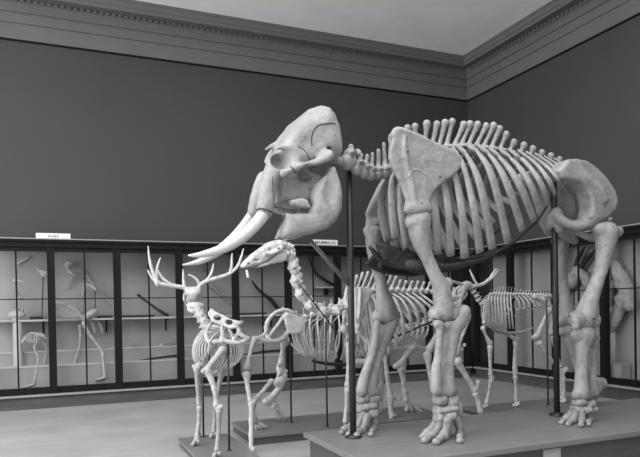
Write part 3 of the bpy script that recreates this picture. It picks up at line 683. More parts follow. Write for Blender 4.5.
# --- camel, on its own low platform behind the elephant
B = 6.25; BN, BF = 6.13, 6.37
cs = Skel('camel_skeleton', (3.7, B, .10), 'long-necked camel skeleton facing left, standing right behind the elephant forelegs', BONE2)
b = Bone(.0075, .02)
b.plate(Wl([(241, 266), (244, 261), (252, 253.5), (259.5, 248), (270, 242.3), (279.4, 241), (286, 243.5), (285.5, 247), (281, 250), (275, 253), (272, 257.5), (265, 262.5), (252, 267), (243, 268)], B), Yv, .075, .04)
P, R_ = pts3([(268, 248, 4.4), (276, 246, 4.8), (283, 245, 4)], B); b.chain(P, R_*1.2)
for sg in (-1, 1):
    o = np.array([0, sg*.085, 0])
    P, R_ = pts3([(263, 254.5, 1.5), (268, 254.5, 1.6), (274, 252, 1.6), (279, 248.5, 1.8)], B); b.chain(P+o, R_)
    b.ell(W(268, 250.2, B)+o*1.1, (.026, .04, .024), .006, True)
    b.ell(W(255, 260.5, B)+o*.9, (.036, .03, .014), .006, True); b.ell(W(276.5, 249.5, B)+o, (.02, .03, .013), .006, True); b.ell(W(247, 264, B)+o*.8, (.015, .03, .01), .005, True)
csk = b.build('skull', BONE2, cs.e)
b = Bone(.0075, .012)
for sg in (-1, 1): b.plate(Wl([(256, 266.5), (266, 262.5), (273, 257), (278, 250), (284, 249.5), (286, 255), (284, 261), (278, 263), (268, 265), (258, 268)], B)+np.array([0, sg*.06, 0]), Yv, .011, .008)
b.build('lower_jaw', BONE3, cs.e)  # greyer than the skull: the jaw's weaker light is put into its colour
MB().loft([W(246.6, 270, B-.06), W(247.3, 273.5, B-.06), W(248.2, 277.5, B-.06)], [.010, .014, .012], .004, (0, -1, 0)).build('hanging_tag', CARD, cs.e)
NK = [(287.5, 246.5), (289, 254.5), (294, 268), (296, 282), (301, 295), (311, 306.5), (324, 312.5), (337, 310), (347, 304)]
NP = [W(a, c, B) for a, c in NK]
for i in range(len(NP)-1):
    c = (NP[i]+NP[i+1])/2; f = NP[i+1]-NP[i]; L = np.linalg.norm(f); f = f/L; up = np.cross(f, Yv); up = up if up[0]+up[2] > 0 else -up
    q = Bone(.0075, .016); q.chain([NP[i]+f*L*.1, c, NP[i+1]-f*L*.1], [.056, .040, .060], flat=(Yv, .9))
    q.ell(c+up*.04+f*L*.1, (.04, .03, .045)); 
    for sg in (-1, 1):
        q.chain([c+f*L*.2, c+f*L*.4+Yv*sg*.07-up*.03], [.03, .018]); q.chain([c-f*L*.1, c-f*L*.42+Yv*sg*.05+up*.045], [.028, .016])
    q.ell(c+Yv*-.06+f*L*.02, (.02, .03, .02), .006, True); q.build('neck_vertebra', BONE2, cs.e)
BT = [(349, 283), (353, 279), (357, 276.3), (362.5, 273.8), (368, 272.6), (374, 272.2), (380, 272.2), (386.5, 273.3), (391.5, 274.5), (396, 277), (400.5, 281), (406, 282), (412, 282.2), (418, 282.2), (424, 282.8), (430, 283), (436, 283.5), (442, 284.5), (448, 286), (454, 288.5), (460, 291)]
BB = [(344, 302), (347.5, 299.5), (351, 297), (355, 295), (360, 293.5), (365.5, 292.3), (371.5, 291.5), (378, 291), (384, 291), (390, 291), (396, 291.3), (402, 291.5), (408, 291.5), (414, 291.6), (420, 291.8), (426, 292), (432, 292.4), (438.5, 293), (445, 294.2), (451, 296), (457, 298.5)]
for a, t_ in zip(BB, BT): cs.vert(W(a[0], a[1], B), (1, 0, 0), W(t_[0], t_[1], B), .066, tr=.8, blade=1.25, knob=1.15, rs=1.35)
RB = []
for i in range(12):
    x = 347+i*6.5; dr = 12+i*.9; bo = [344, 352, 357, 358, 354, 347, 338, 331, 326, 322, 319.5, 317][i]
    RB.append([(x, 296-.35*i), (x+dr*.55, 299+i*.2), (x+dr*.95, (299+bo)/2), (x+dr*1.02, bo)])
cs.ribs(RB, B, [.12, .15, .18, .2, .22, .23, .24, .24, .24, .23, .21, .19], [.013, .018, .022, .022], [.011, .010, .009, .009])
cs.tube('breast_bone', [W(a, c, B) for a, c in ((350, 362), (362, 362), (374, 360), (386, 352))], [.03, .035, .03, .02])
for sg, y, sh in ((-1, BN-.05, 0), (1, BF+.05, -14)):
    b = Bone(.0075, .012); b.plate(Wl([(346.5, 284), (349, 285.5), (351.8, 297), (351, 308), (348.5, 318), (345, 325), (342.5, 322), (342.5, 305), (344, 294)], y) if sg > 0 else Wl([(354+sh, 287.5), (362+sh, 286.5), (369.5+sh, 287.5), (371.5+sh, 292), (366.5+sh, 305), (361+sh, 318), (359+sh, 326), (355+sh, 325), (354.5+sh, 305)], y), Yv, .014, .01)
    b.chain(Wl([(359.5+sh, 289), (359+sh, 303), (358+sh, 318)], y)+np.array([0, -.02*1, 0]), [.01, .017, .014]); b.ell(W(357.5+sh, 327, y), .036); b.build('shoulder_blade', BONE2, cs.e)
cs.limb('upper_foreleg_bone', [(358.5, 330, 4.2), (364, 337, 3), (370, 344, 3.4), (372, 350, 4)], BN); cs.limb('lower_foreleg_bone', [(371, 355, 3.6), (369, 375, 2.4), (366, 397, 3.2)], BN); cs.limb('cannon_bone', [(366, 402, 3.2), (364, 415, 2.2), (362, 430, 2.8)], BN); cs.hoof((362, 437, 3), .10, BN)
cs.limb('upper_foreleg_bone', [(344.5, 329, 4), (349, 335, 3), (354, 342, 3.6)], BF); cs.limb('lower_foreleg_bone', [(349.5, 345, 3.6), (348.7, 365, 2.3), (347.8, 385, 3)], BF); cs.limb('cannon_bone', [(347.6, 390, 3), (346.6, 405, 2.1), (345.5, 421, 2.6)], BF); cs.hoof((345, 430, 3), .10, BF)
b = Bone(.0085, .016)
for y, sg in ((BN, -1), (BF, 1)):
    o = np.array([0, sg*.05, 0])
    b.chain([W(452, 296, B)+o, W(456, 303, y), W(466, 313, y), W(470, 315, y)], [.03, .035, .034, .02])
    b.ell(W(452, 297, y), (.06, .05, .05))
b.build('pelvis', BONE2, cs.e)
cs.limb('thigh_bone', [(466.5, 318, 4), (464.5, 328, 2.8), (459, 342, 2.9), (455.5, 352, 4)], BN, [(464, 345, 2.6), (461, 350, 3)]); cs.limb('kneecap', [(452.8, 350, 1.9), (452.4, 353, 1.7)], BN)
cs.limb('shin_bone', [(457.5, 361, 4.2), (464, 373, 2.8), (470.5, 383, 2.5), (474.5, 390, 3)], BN); cs.limb('heel_bone', [(476, 391, 2.6), (476.8, 386.5, 2), (478, 382.8, 2.4)], BN)
cs.limb('cannon_bone', [(475.5, 394, 3.3), (478.2, 402, 2.6), (480.5, 411, 2.8)], BN); cs.hoof((481.5, 421, 3), .10, BN)
cs.limb('thigh_bone', [(446, 317, 3.6), (438, 333, 2.6), (429, 350, 3.6)], BF); cs.limb('shin_bone', [(427.5, 355, 3.8), (429.5, 370, 2.4), (433, 389, 2.8)], BF); cs.limb('cannon_bone', [(434.5, 392, 2.8), (436.5, 403, 2.1), (438, 414, 2.5)], BF); cs.hoof((438.5, 418, 2.8), .10, BF)
cs.tube('neck_rod', [W(299, 284, B-.07), W(318, 308, B-.09), W(338, 334, B-.1)], .008, m=IRON)

# --- bulky animal seen from behind, facing right
C0 = 7.03
bk = Skel('mammal_skeleton', (3.0, C0, .12), 'bulky skeleton with broad holed pelvis, facing right behind the elk, one hind foot on platform', BONE2)
b = Bone(.0085, .016)
b.plate(Wl([(283.5, 316), (287, 312.5), (295, 314.5), (304.5, 318), (304.5, 324), (301.5, 333.5), (292, 334.5), (287, 333), (285.5, 326)], 6.74), Yv, .022, .02)
def px4(L): 
    P = [W(q[0], q[1], q[3]) for q in L]; return np.array(P), np.array([q[2]*mpp(p) for q, p in zip(L, P)])
for L in ([(266, 331, 2.4, 6.82), (266.5, 323.5, 2.2, 6.86), (271, 316.5, 2.3, 6.9), (278, 311.5, 2.5, 6.93), (286, 310, 2.8, 6.95), (293, 313, 3, 6.95)],
          [(258, 338, 2.6, 6.75), (265, 341, 3.4, 6.78), (274, 341.5, 3.4, 6.82), (283, 338.5, 3.6, 6.86), (288, 331, 3.4, 6.9)],
          [(270, 335, 2.2, 6.8), (276, 327, 2.2, 6.84), (282, 319, 2.6, 6.88), (286, 314, 3, 6.9)], [(266, 332, 2.2, 6.82), (262, 336, 2.4, 6.78), (258, 337.5, 2.6, 6.75)],
          [(276, 312, 2.4, 7.2), (268, 322, 2.2, 7.2), (266, 334, 2.4, 7.1), (270, 340, 2.6, 6.95)]):
    P, R_ = px4(L); b.chain(P, R_*.74)
b.rough = .4
b.build('pelvis', BONE2, bk.e)
for i, (a, c) in enumerate([(266, 332), (265.3, 327.5), (266.3, 323), (268.5, 319), (271.5, 315.5), (275, 312.8), (279, 310.6), (283, 309)]):
    q = W(a, c, 6.86+i*.012); MB().ell(q, .022, 8, 6).build('tail_vertebra', BONE2, bk.e)
CT_ = [(298, 311), (305, 308.5), (312, 306), (319, 304), (326, 302), (333, 300), (341, 298.5), (349, 297), (357, 296), (366, 296), (375, 298), (384, 301), (392, 304)]
for i, (a, c) in enumerate(CT_): bk.vert(W(a, c+10, C0+.0), (1, 0, 0), W(a-2, c, C0), .07, tr=.8)
bk.ribs([[(303, 316), (297, 324), (298, 341), (312, 358)], [(307, 317), (304, 326), (306, 343), (316.5, 359)], [(311, 316), (309.5, 325), (311.8, 343), (318, 360)], [(318, 315), (317.4, 325), (319.3, 340), (321, 360)], [(325, 315), (325, 325), (325.5, 342), (324.5, 360)], [(331, 314), (330.5, 325), (329.8, 342), (327.5, 360)],
         [(338, 313), (339.5, 325), (339, 343), (334, 360)], [(345, 312), (347, 325), (346, 343), (341, 360)], [(352, 311), (355, 326), (354, 345), (349, 360)], [(360, 311), (363, 326), (362, 345), (358, 359)], [(368, 312), (371, 326), (370, 343), (367, 357)], [(376, 313), (378, 326), (378, 342), (375, 354)]],
        C0, [.16, .2, .24, .27, .29, .3, .29, .28, .26, .24, .22, .2], [.010, .011, .012, .013], [.010, .008, .007, .007])
bk.tube('breast_bone', [W(a, c, C0) for a, c in ((312, 361), (330, 364), (350, 364), (370, 360), (384, 351))], [.015, .022, .025, .025, .02], m=CART)
# right hind leg (on the platform)
bk.limb('thigh_bone', [(284, 340, 3.8, 6.95), (283, 350, 3, 7.0), (281.5, 360, 3, 7.03), (280.5, 369, 4.2, 7.05)], None, [(286.5, 344, 2.6, 6.97), (284.5, 376, 3.6, 7.04), (286, 371, 2.6, 7.03), (279, 365, 2.2, 7.0), (278.5, 375, 2.6, 7.02)])
bk.limb('shin_bone', [(281, 380, 5.0, 7.05), (279, 388, 3.8, 7.05), (273, 396, 3.6, 7.05), (268.5, 400.5, 4, 7.05)], None, [(277, 383, 3.8, 7.03)])
bk.limb('heel_bone', [(270, 403, 3.6, 7.06), (266, 401.5, 3.2, 7.04)], None); bk.limb('foot_bone', [(273, 405, 4, 7.06), (276.5, 412, 3.6, 7.08), (279.5, 416, 3.6, 7.1)], None, [(277, 409, 3.4, 7.06)])
for i, (a, c) in enumerate([(279.5, 419.5), (284, 420), (287.5, 418)]): bk.limb('toe', [(279+i, 416-.5*i, 2.6, 7.1), ((279+i+a)/2+1, (416+c)/2-.6, 2.4, 7.1), (a, c-1.6, 1.7, 7.1)], None)
# left hind leg (steps down beside the platform)
bk.limb('thigh_bone', [(255, 339, 3.2, 6.78), (251.5, 347, 2.3, 6.72), (248.5, 360, 2.2, 6.64), (247, 367, 3.4, 6.6)], None, [(249.5, 369, 2.6, 6.6)], m=BONE3)  # grey colour paints in the shadow on this thigh
bk.limb('shin_bone', [(246.7, 375, 3.8, 6.58), (247.5, 386, 2.5, 6.55), (250, 400, 2.2, 6.5)], None); bk.limb('heel_bone', [(250.8, 403, 2.8, 6.5), (253.5, 401.5, 2.4, 6.5)], None)
bk.limb('shin_bone', [(271.5, 381.5, 2.8, 6.95), (263, 391, 2.2, 6.85), (254.8, 400.5, 2.8, 6.75)], None)
bk.limb('foot_bone', [(253, 404, 3.4, 6.73), (252.2, 413, 3, 6.74), (254.5, 421, 3.4, 6.76)], None, [(253.5, 417, 3.2, 6.74)], m=BONE3)
for i, (a, c) in enumerate([(256.5, 430), (261, 430), (265.5, 428.6)]): bk.limb('toe', [(254.5+i, 422, 2.2, 6.77), ((255+i+a)/2+1, (422+c)/2+.4, 2.2, 6.78), (a, c-1.6, 1.6, 6.8)], None, m=BONE2)
bk.limb('cannon_bone', [(251, 405, 2.8, 6.48), (251, 420, 2.3, 6.4), (251, 436, 2.2, 6.32), (251, 452, 2.6, 6.25)], None); bk.hoof((251, 463, 3.2), .0, 6.22)
# forelegs
bk.limb('upper_foreleg_bone', [(411.5, 347.5, 4.8, 6.9), (408, 352.5, 3.6, 6.92), (403.5, 359, 3.0, 6.94), (400, 364.5, 4.2, 6.95)], None, [(395.5, 366, 3.4, 6.95), (404, 365.5, 3, 6.95)])
bk.limb('lower_foreleg_bone', [(401.5, 369, 4, 6.95), (403, 378, 3, 6.95), (405, 391, 2.8, 6.95)], None); bk.limb('wrist_bone', [(405.3, 394, 2.8, 6.95), (406.2, 400, 3.2, 6.95)], None, [(399.5, 398, 1.8, 6.95)])
for i, (a, c) in enumerate([(406.5, 411.5), (411, 411.5), (424, 415.5)]): bk.limb('toe', [(406.5+i*1.2, 403, 2.4, 6.95), ((407+i+a)/2+.6, (402.5+c)/2, 2.1, 6.95), (a, c-1.7, 1.6, 6.95)], None)
bk.limb('upper_foreleg_bone', [(374, 337, 4, 6.75), (378, 342, 3.2, 6.75), (383, 347, 4, 6.75)], None, [(388, 346, 2.6, 6.75)])
bk.limb('lower_foreleg_bone', [(384.3, 351, 4, 6.75), (385.5, 362, 2.4, 6.75), (387.5, 378, 2.4, 6.75), (390, 393, 3, 6.75)], None); bk.limb('wrist_bone', [(390, 396.5, 3.2, 6.75), (390.3, 400, 3, 6.75)], None, [(395.5, 398.5, 1.6, 6.76)])
bk.limb('cannon_bone', [(390.5, 403, 2.8, 6.75), (391, 413, 2.3, 6.75), (391.8, 423, 2.5, 6.75)], None); bk.hoof((392, 430, 3), .12, 6.76, fwd=(1, 0, 0))
for y in (6.8, 7.26):
    b = Bone(.0085, .012); b.plate(Wl([(364, 310), (382, 308), (386, 316), (378, 332), (372, 338), (367, 334)], y), Yv, .016, .012); b.build('shoulder_blade', BONE3, bk.e)
bk.ribs([[(386+i*5, 325-i*.3), (388+i*5, 331-i*.4), (386.5+i*5, 340-i*.7), (383+i*5, 347-i*.9)] for i in range(9)], C0-.02, [.2, .2, .19, .18, .17, .16, .14, .12, .1], [.010, .012, .013, .013], [.008, .007, .007, .007])
bk.limb('shoulder_bone', [(404.5, 327, 2.2, 6.8), (407, 334, 2.8, 6.83), (409.5, 341, 3.2, 6.87), (412, 346, 4.4, 6.9)], None, [(416.5, 347.5, 3, 6.9), (406, 347, 2.4, 6.9)])
bk.tube('support_bar', [W(a, c, 6.76) for a, c in ((384, 341), (396, 336.5), (408, 332), (421, 326), (432, 321.5))], .013, m=IRON)
NQ = [(397, 343), (404, 338.5), (411, 333), (418, 328.5), (425, 324.5), (431, 321.5)]
for i, (a, c) in enumerate(NQ): bk.vert(W(a, c, C0-.1), (1, 0, .5), W(a-2.4, c-6, C0-.1), .075, name='neck_vertebra', tr=.7)
b = Bone(.0085, .02); P, R_ = pts3([(433, 321, 5), (440, 322, 5.5), (449, 328, 4.4), (458, 334, 3)], C0-.1); b.chain(P, R_); b.ell(W(443, 322, C0-.18), .025, .008, True); b.build('skull', BONE2, bk.e)

# --- antelope by the right wall case
D0 = 6.93; DN, DF = 6.80, 7.05
an = Skel('antelope_skeleton', (6.1, D0, .08), 'small horned hoofed skeleton facing left, standing by the right wall case', BONE2)
b = Bone(.007, .012)
for L in ([(467, 285, 4.2, D0), (463, 287.5, 4.6, D0-.06), (460.5, 294, 3.6, D0-.12), (459.5, 301, 2.6, D0-.16), (458.8, 308, 2.0, D0-.2)], [(469, 284.5, 3, D0), (471, 287, 3.4, D0)],
          [(459, 287, 1.4, D0-.16), (455.4, 290.5, 1.5, D0-.14), (455.2, 296, 1.4, D0-.14), (458, 299.5, 1.4, D0-.16)], [(465.5, 288.5, 1.3, D0-.02), (466.6, 294, 1.2, D0-.04), (463, 299, 1.3, D0-.1)]):
    P, R_ = px4(L); b.chain(P, R_)
b.ell(W(458.5, 293, D0-.2), (.018, .05, .03), .006, True); b.ell(W(464, 292.5, D0-.1), (.016, .04, .028), .006, True)
sk_ = b.build('skull', BONE2, an.e)
def horn(L, y, par, m=BONE2, name='antler', more=()):
    mb = MB()
    for q in (L,)+tuple(more):
        P, R_ = px4([t if len(t) > 3 else t+(y,) for t in q]); mb.loft(P, R_, seg=8, sub=5)
    return mb.build(name, m, par)
horn([(468.5, 285.2, 1.9), (475, 286, 1.9), (482.5, 284.2, 1.9), (488.5, 280, 1.9), (494, 275.5, 1.5), (498.6, 269.5, .6)], D0+.06, sk_, more=([(477.5, 285.5, 1.5), (475, 281, 1.2), (472.5, 276, 1.1), (469.6, 269.6, .5)], [(489.5, 279.2, 1.5), (492.5, 274, 1.2), (496.5, 268.5, .5)]))
horn([(464, 285, 1.7, D0-.05), (458, 283.2, 1.6, D0-.16), (452, 281.4, 1.4, D0-.28), (446, 281, 1.0, D0-.38), (441, 279.5, .5, D0-.45)], None, sk_)
for i, (a, c) in enumerate([(469.5, 288.5), (473, 292.5), (475.8, 296.5), (478, 300.5), (481, 304), (486, 305)]):
    an.vert(W(a, c, D0), (1, 0, -1.1), W(a+3, c-4, D0), .06 if i < 5 else .05, name='neck_vertebra', tr=.8)
for i in range(21):
    a = 490+i*2.9; c = 294.5 if i < 10 else 294.5+(i-10)*.12
    hgt = [5, 6.5, 7.5, 8, 8.2, 8.2, 8, 7.4, 6.5, 5.6, 4.8][i] if i < 11 else 4.2
    an.vert(W(a, c, D0), (1, 0, 0), W(a+1.8, c-hgt, D0), .042, tr=.8, blade=1.6)
RA = [[(489+i*3.1, 295), (488.4+i*3.1+.1*i, 301), (489.6+i*3.2, 315), (490.5+i*3.25, 327+min(i, 4)*.5)] for i in range(8)]+[[(514+i*4.2, 295.5), (518+i*4.6, 300), (520+i*4.9, 307), (519+i*4.9, 315-i*2.4)] for i in range(5)]
an.ribs(RA, D0, [.08, .1, .12, .135, .15, .16, .165, .17, .17, .165, .15, .13, .11], [.011, .013, .016, .016], [.007, .006, .005, .005])
an.tube('rib_cartilage', [W(a, c, D0-.12) for a, c in ((514, 316), (525, 311.5), (536, 307.5), (545, 303.5))], .006, m=BONE3)
an.tube('breast_bone', [W(a, c, D0) for a, c in ((488, 324), (496, 331), (508, 333), (522, 332), (535, 327))], [.015, .022, .022, .02, .008], m=BONE3)
for y, sh in ((DN, 0), (DF, 18)):
    b = Bone(.007, .01); b.plate(Wl([(484.2+sh, 299.5), (487.5+sh, 298.5), (490+sh, 301), (487.5+sh, 312), (485.3+sh, 321), (482.4+sh, 321), (483+sh, 310)], y), Yv, .014, .01); b.ell(W(484+sh, 322.5, y), .027); b.build('shoulder_blade', BONE2, an.e)
an.limb('upper_foreleg_bone', [(483, 328, 2.3), (485.5, 335, 1.8), (490, 343, 2.6)], DN); an.limb('lower_foreleg_bone', [(490, 347, 2.7), (490, 361, 1.9), (490.7, 374.5, 2.2)], DN)
an.limb('wrist_bone', [(491, 377, 2.2), (491.5, 379, 2.1)], DN, [(494, 377.5, 1.2)]); an.limb('cannon_bone', [(490.7, 381, 2.1), (489, 391, 1.5), (486.8, 402, 2)], DN); an.hoof((485.6, 407, 2.2), .08, 6.98)
an.limb('upper_foreleg_bone', [(505.6, 333.5, 2.6), (510.5, 336, 2.1), (516.5, 340, 2.6)], DF); an.limb('lower_foreleg_bone', [(515.8, 343, 2.7), (514.8, 356, 1.9), (514.8, 368, 2.3)], DF)
an.limb('wrist_bone', [(515, 371, 2.5), (515.3, 374, 2.4)], DF); an.limb('cannon_bone', [(515.4, 377, 2.2), (515.8, 388, 1.6), (516.3, 400, 2)], DF); an.hoof((516.4, 406, 2.4), .08, 6.86)
b = Bone(.0075, .012)
for sg, y in ((-1, DN+.02), (1, DF-.02)):
    P, R_ = px4([(534.5, 297, 2.4, y), (541, 299, 2.7, y), (546, 302.5, 2.9, y), (550, 307.5, 3, y), (553.5, 310.5, 1.8, D0+sg*.04)]); b.chain(P, R_); P, R_ = px4([(541, 297.5, 2.4, D0+sg*.05), (547, 296, 2.3, D0+sg*.05), (554, 296, 1.6, D0+sg*.02)]); b.chain(P, R_)
    P, R_ = px4([(534.5, 297, 2.4, y), (541, 297, 2.2, D0+sg*.05)]); b.chain(P, R_)
b.build('pelvis', BONE2, an.e)
an.limb('thigh_bone', [(548.5, 310, 2.9), (545.5, 317, 2.2), (540.5, 328, 2.2), (536.5, 336.5, 3.2)], DN, [(533.5, 337.5, 2.4), (539.5, 337, 2.4)]); an.limb('shin_bone', [(539, 343, 2.8), (546, 352.5, 1.9), (553, 362, 1.7), (560, 372.5, 2.3)], DN)
an.limb('heel_bone', [(562, 375, 2.2), (564, 371.5, 1.7), (566, 369, 1.9)], DN); an.limb('cannon_bone', [(563, 378, 2.4), (563.6, 390, 1.7), (563.4, 404, 2)], DN); an.hoof((563, 411, 2.4), .08, DN)
an.limb('thigh_bone', [(551, 310, 2.4), (552, 322, 1.8), (551.5, 333, 2.6)], DF); an.limb('shin_bone', [(553, 338, 2.4), (556, 352, 1.6), (560, 366, 2)], DF); an.limb('cannon_bone', [(561, 370, 2), (560.6, 384, 1.5), (560, 399, 1.8)], DF); an.hoof((559.6, 405, 2.2), .08, DF)

# --- elk seen from behind, on the small platform
ek = Skel('elk_skeleton', (1.5, 6.2, .08), 'elk skeleton with wide antlers seen from behind, standing on the small left platform', BONE3)
b = Bone(.0075, .014)
b.plate(np.array([W(a, c, y) for a, c, y in ((206.5, 313.5, 6.2), (211.5, 308, 6.2), (216, 311.5, 6.15), (227, 316.5, 6.05), (235, 320.5, 5.95), (240, 323, 5.9), (238, 328, 5.9), (230, 329, 5.95), (222, 326, 6.05), (212, 322, 6.15))]), None, .016, .012)
for L in ([(234, 322, 2.6, 5.95), (238.5, 323, 3.2, 5.9), (242, 322.5, 2.2, 5.9)], [(239, 325, 2.8, 5.92), (239, 332, 2.6, 5.9), (243.5, 336, 2.6, 5.88), (249, 337.5, 2, 5.86)], [(216, 341.5, 2.6, 6.05), (224, 341, 2.8, 6.0), (232, 342.5, 2.6, 5.95), (240, 342.5, 2.6, 5.9), (248, 338.5, 2.4, 5.87)],
          [(222, 327, 2.6, 6.05), (222.5, 334, 3, 6.03), (222, 341, 3.6, 6.0)], [(229, 327, 2.2, 6.0), (232, 335, 2, 5.97), (236, 342, 2.2, 5.93)], [(240, 330, 2.2, 5.9), (236, 336, 1.6, 5.92), (233, 341, 2, 5.95)], [(213, 321, 2.4, 6.2), (207, 331, 2.2, 6.15), (208, 341, 2.6, 6.1), (216, 342, 2.6, 6.05)]):
    P, R_ = px4(L); b.chain(P, R_*.85)
for a_, c_, y_ in ((218, 318, 6.08), (229, 322.5, 6.0)): b.ell(W(a_, c_, y_), (.03, .09, .022), .01, True)
b.rough = .9
b.build('pelvis', BONE3, ek.e)
for i in range(14):
    y = 6.12+i*.053; c = np.array([1.555-.05*(i/13), y, 1.275+.02*math.sin(i/13*3)]); ek.vert(c, (0, 1, 0), c+np.array([0, -.03, .065+.03*(i/13)]), .05, lat=Xv, tr=.8)
for i in range(13):
    f = i/12; y0 = 6.12+.66*f; xc = 1.55-.05*f; w_ = .15+.085*math.sin(math.pi*(f*.8+.1))-.07*f**3; hh = .19+.05*f
    for sg in (-1, 1):
        A_ = np.linspace(.15, 2.5 if i > 4 else 1.7+.17*i, 7)
        P = [np.array([xc+sg*w_*math.sin(a), y0-.10*math.sin(a*.6), 1.27-hh+hh*math.cos(a)]) for a in A_]; N = [np.array([sg*math.sin(a), 0, math.cos(a)]) for a in A_]
        ek.tube('rib', P, [.009, .012, .015, .017, .018, .017, .015], .008, N, sub=3)
ek.tube('breast_bone', [(1.53, 6.3, .86), (1.52, 6.45, .83), (1.5, 6.62, .84), (1.5, 6.78, .9)], [.018, .024, .024, .018])
for i, (a, c, y, s_) in enumerate([(206, 328, 6.84, .11), (203.5, 323, 6.92, .11), (200.5, 317.5, 6.99, .11), (198, 312.5, 7.04, .10)]):
    c_ = W(a, c, y); ek.vert(c_, (-.2, .6, .7), c_+np.array([0, -.05, .04]), s_, lat=Xv, name='neck_vertebra', tr=.42)
b = Bone(.0075, .014)
P, R_ = px4([(189.5, 305.5, 3, 7.09), (195, 306, 4.2, 7.07), (200.8, 305.5, 3, 7.09)]); b.chain(P, R_); P, R_ = px4([(189.5, 309.5, 2.4, 7.09), (195.4, 311, 3, 7.07), (201, 309.5, 2.4, 7.09)]); b.chain(P, R_); b.ell(W(195.2, 313.5, 6.99), (.035, .06, .025), .01, True)
b.build('neck_vertebra', BONE2, ek.e)
b = Bone(.0075, .016)
for L in ([(188.5, 292, 3.6, 7.14), (193, 293, 5.0, 7.14), (197, 292, 3.6, 7.14)], [(193, 296, 5.0, 7.16), (192, 296, 5, 7.32), (190, 300, 3.6, 7.5), (188.5, 304, 2.6, 7.66)], [(187.5, 289.5, 2.6, 7.14), (198, 288.8, 2.6, 7.14)],
          [(188, 293, 1.4, 7.18), (184.8, 294, 1.3, 7.24), (184, 299, 1.3, 7.24), (186, 303, 1.4, 7.28)], [(198.5, 292, 1.4, 7.18), (200.5, 294, 1.2, 7.24), (199.5, 299, 1.3, 7.28)]):
    P, R_ = px4(L); b.chain(P, R_)
b.ell(W(193.5, 299.5, 7.08), (.05, .05, .022), .01, True)
es = b.build('skull', BONE2, ek.e)
horn([(186.5, 288.5, 2.5), (181, 287, 2.2), (171, 285.6, 2.1), (160.5, 283.6, 2.1), (156, 279.5, 2), (151.5, 268, 1.5), (149.2, 257, 1.2), (148.2, 246, .5)], 7.15, es, BONE2,
     more=([(184.5, 288, 1.9), (183.6, 281, 1.5), (183.3, 275, 1.1), (183, 269.5, .5)], [(180, 286.8, 1.7), (170, 283.6, 1.5), (163.5, 279, 1.4), (159.5, 273.5, 1.2), (157.8, 269, .5)], [(156.5, 280.5, 1.8), (156.8, 270, 1.4), (158.6, 263, 1.1), (160.6, 257.5, .5)], [(158.5, 283, 1.6), (153.5, 279.5, 1.3), (150, 274.5, 1.1), (147.8, 270, .5)], [(156, 280, 2), (157, 284, 2), (158, 286.5, 1)]))
horn([(198.5, 287, 2.5), (204, 282.5, 2.2), (212, 279.4, 2.1), (222, 276.6, 2), (230, 273.3, 1.9), (237, 267, 1.7), (241, 258, 1.3), (243.5, 248.5, .5)], 7.15, es, BONE2,
     more=([(200, 285, 1.8), (196.8, 279.8, 1.4), (193, 276.6, 1.2), (188, 274.6, .5)], [(206, 281.5, 1.8), (210.5, 275, 1.4), (212.6, 269, 1.2), (213.6, 263.6, .5)], [(230, 273, 1.7), (231.6, 266, 1.4), (231.8, 259, 1.2), (232.2, 253.5, .5)]))
ek.limb('thigh_bone', [(213, 345, 3.6, 6.1), (206, 355, 2.8, 6.2), (199, 366, 3.4, 6.32)], None); ek.limb('shin_bone', [(197.2, 369, 3.4, 6.36), (197.8, 386, 2.3, 6.42), (199.3, 403, 2.7, 6.5)], None, [(194, 366, 2, 6.36)])
ek.limb('cannon_bone', [(199.6, 408, 2.7, 6.5), (198.8, 424, 2, 6.5), (197, 439, 2.6, 6.5)], None, [(200.5, 404.5, 2, 6.5)]); ek.hoof((195.5, 446, 3), .08, fwd=(-.2, 1, 0))
ek.limb('thigh_bone', [(222.5, 350, 4, 5.98), (214, 360, 3, 5.92), (207, 370, 3.6, 5.88)], None, [(203.5, 371, 3, 5.86)]); ek.limb('shin_bone', [(207.5, 371, 3.8, 5.87), (212.5, 383, 2.9, 5.82), (215.3, 395, 2.5, 5.78), (216.3, 405, 2.8, 5.76)], None)
ek.limb('heel_bone', [(218, 408, 2.8, 5.75), (220.8, 406.5, 2.4, 5.73)], None); ek.limb('cannon_bone', [(219.3, 411, 2.9, 5.75), (218.6, 430, 2.1, 5.8), (217.3, 449, 2.6, 5.86)], None); ek.hoof((216.6, 458, 3.2), .08, fwd=(-.2, 1, 0))
ek.limb('upper_foreleg_bone', [(227, 352, 3, 6.62), (224.5, 361, 2.4, 6.66), (222, 369, 3.2, 6.7)], None); ek.limb('lower_foreleg_bone', [(221.8, 372, 3.2, 6.74), (218, 389, 2.1, 6.78), (215.4, 404, 2.5, 6.8)], None)
ek.limb('cannon_bone', [(215.1, 407, 2.5, 6.81), (214.6, 419, 1.8, 6.82), (213.8, 431, 2.3, 6.83)], None); ek.hoof((213.2, 438, 2.6), .08, fwd=(-.2, 1, 0))
ek.limb('upper_foreleg_bone', [(199, 352, 3, 6.62), (198, 360, 2.4, 6.66), (198.5, 367, 3, 6.7)], None); ek.limb('lower_foreleg_bone', [(198.6, 370, 3, 6.74), (199, 386, 2, 6.78), (199.8, 402, 2.4, 6.8)], None)
ek.limb('cannon_bone', [(199.8, 405, 2.4, 6.81), (199, 418, 1.8, 6.83), (198, 429, 2.2, 6.86)], None); ek.hoof((197.6, 436.5, 2.4), .08, fwd=(-.2, 1, 0))

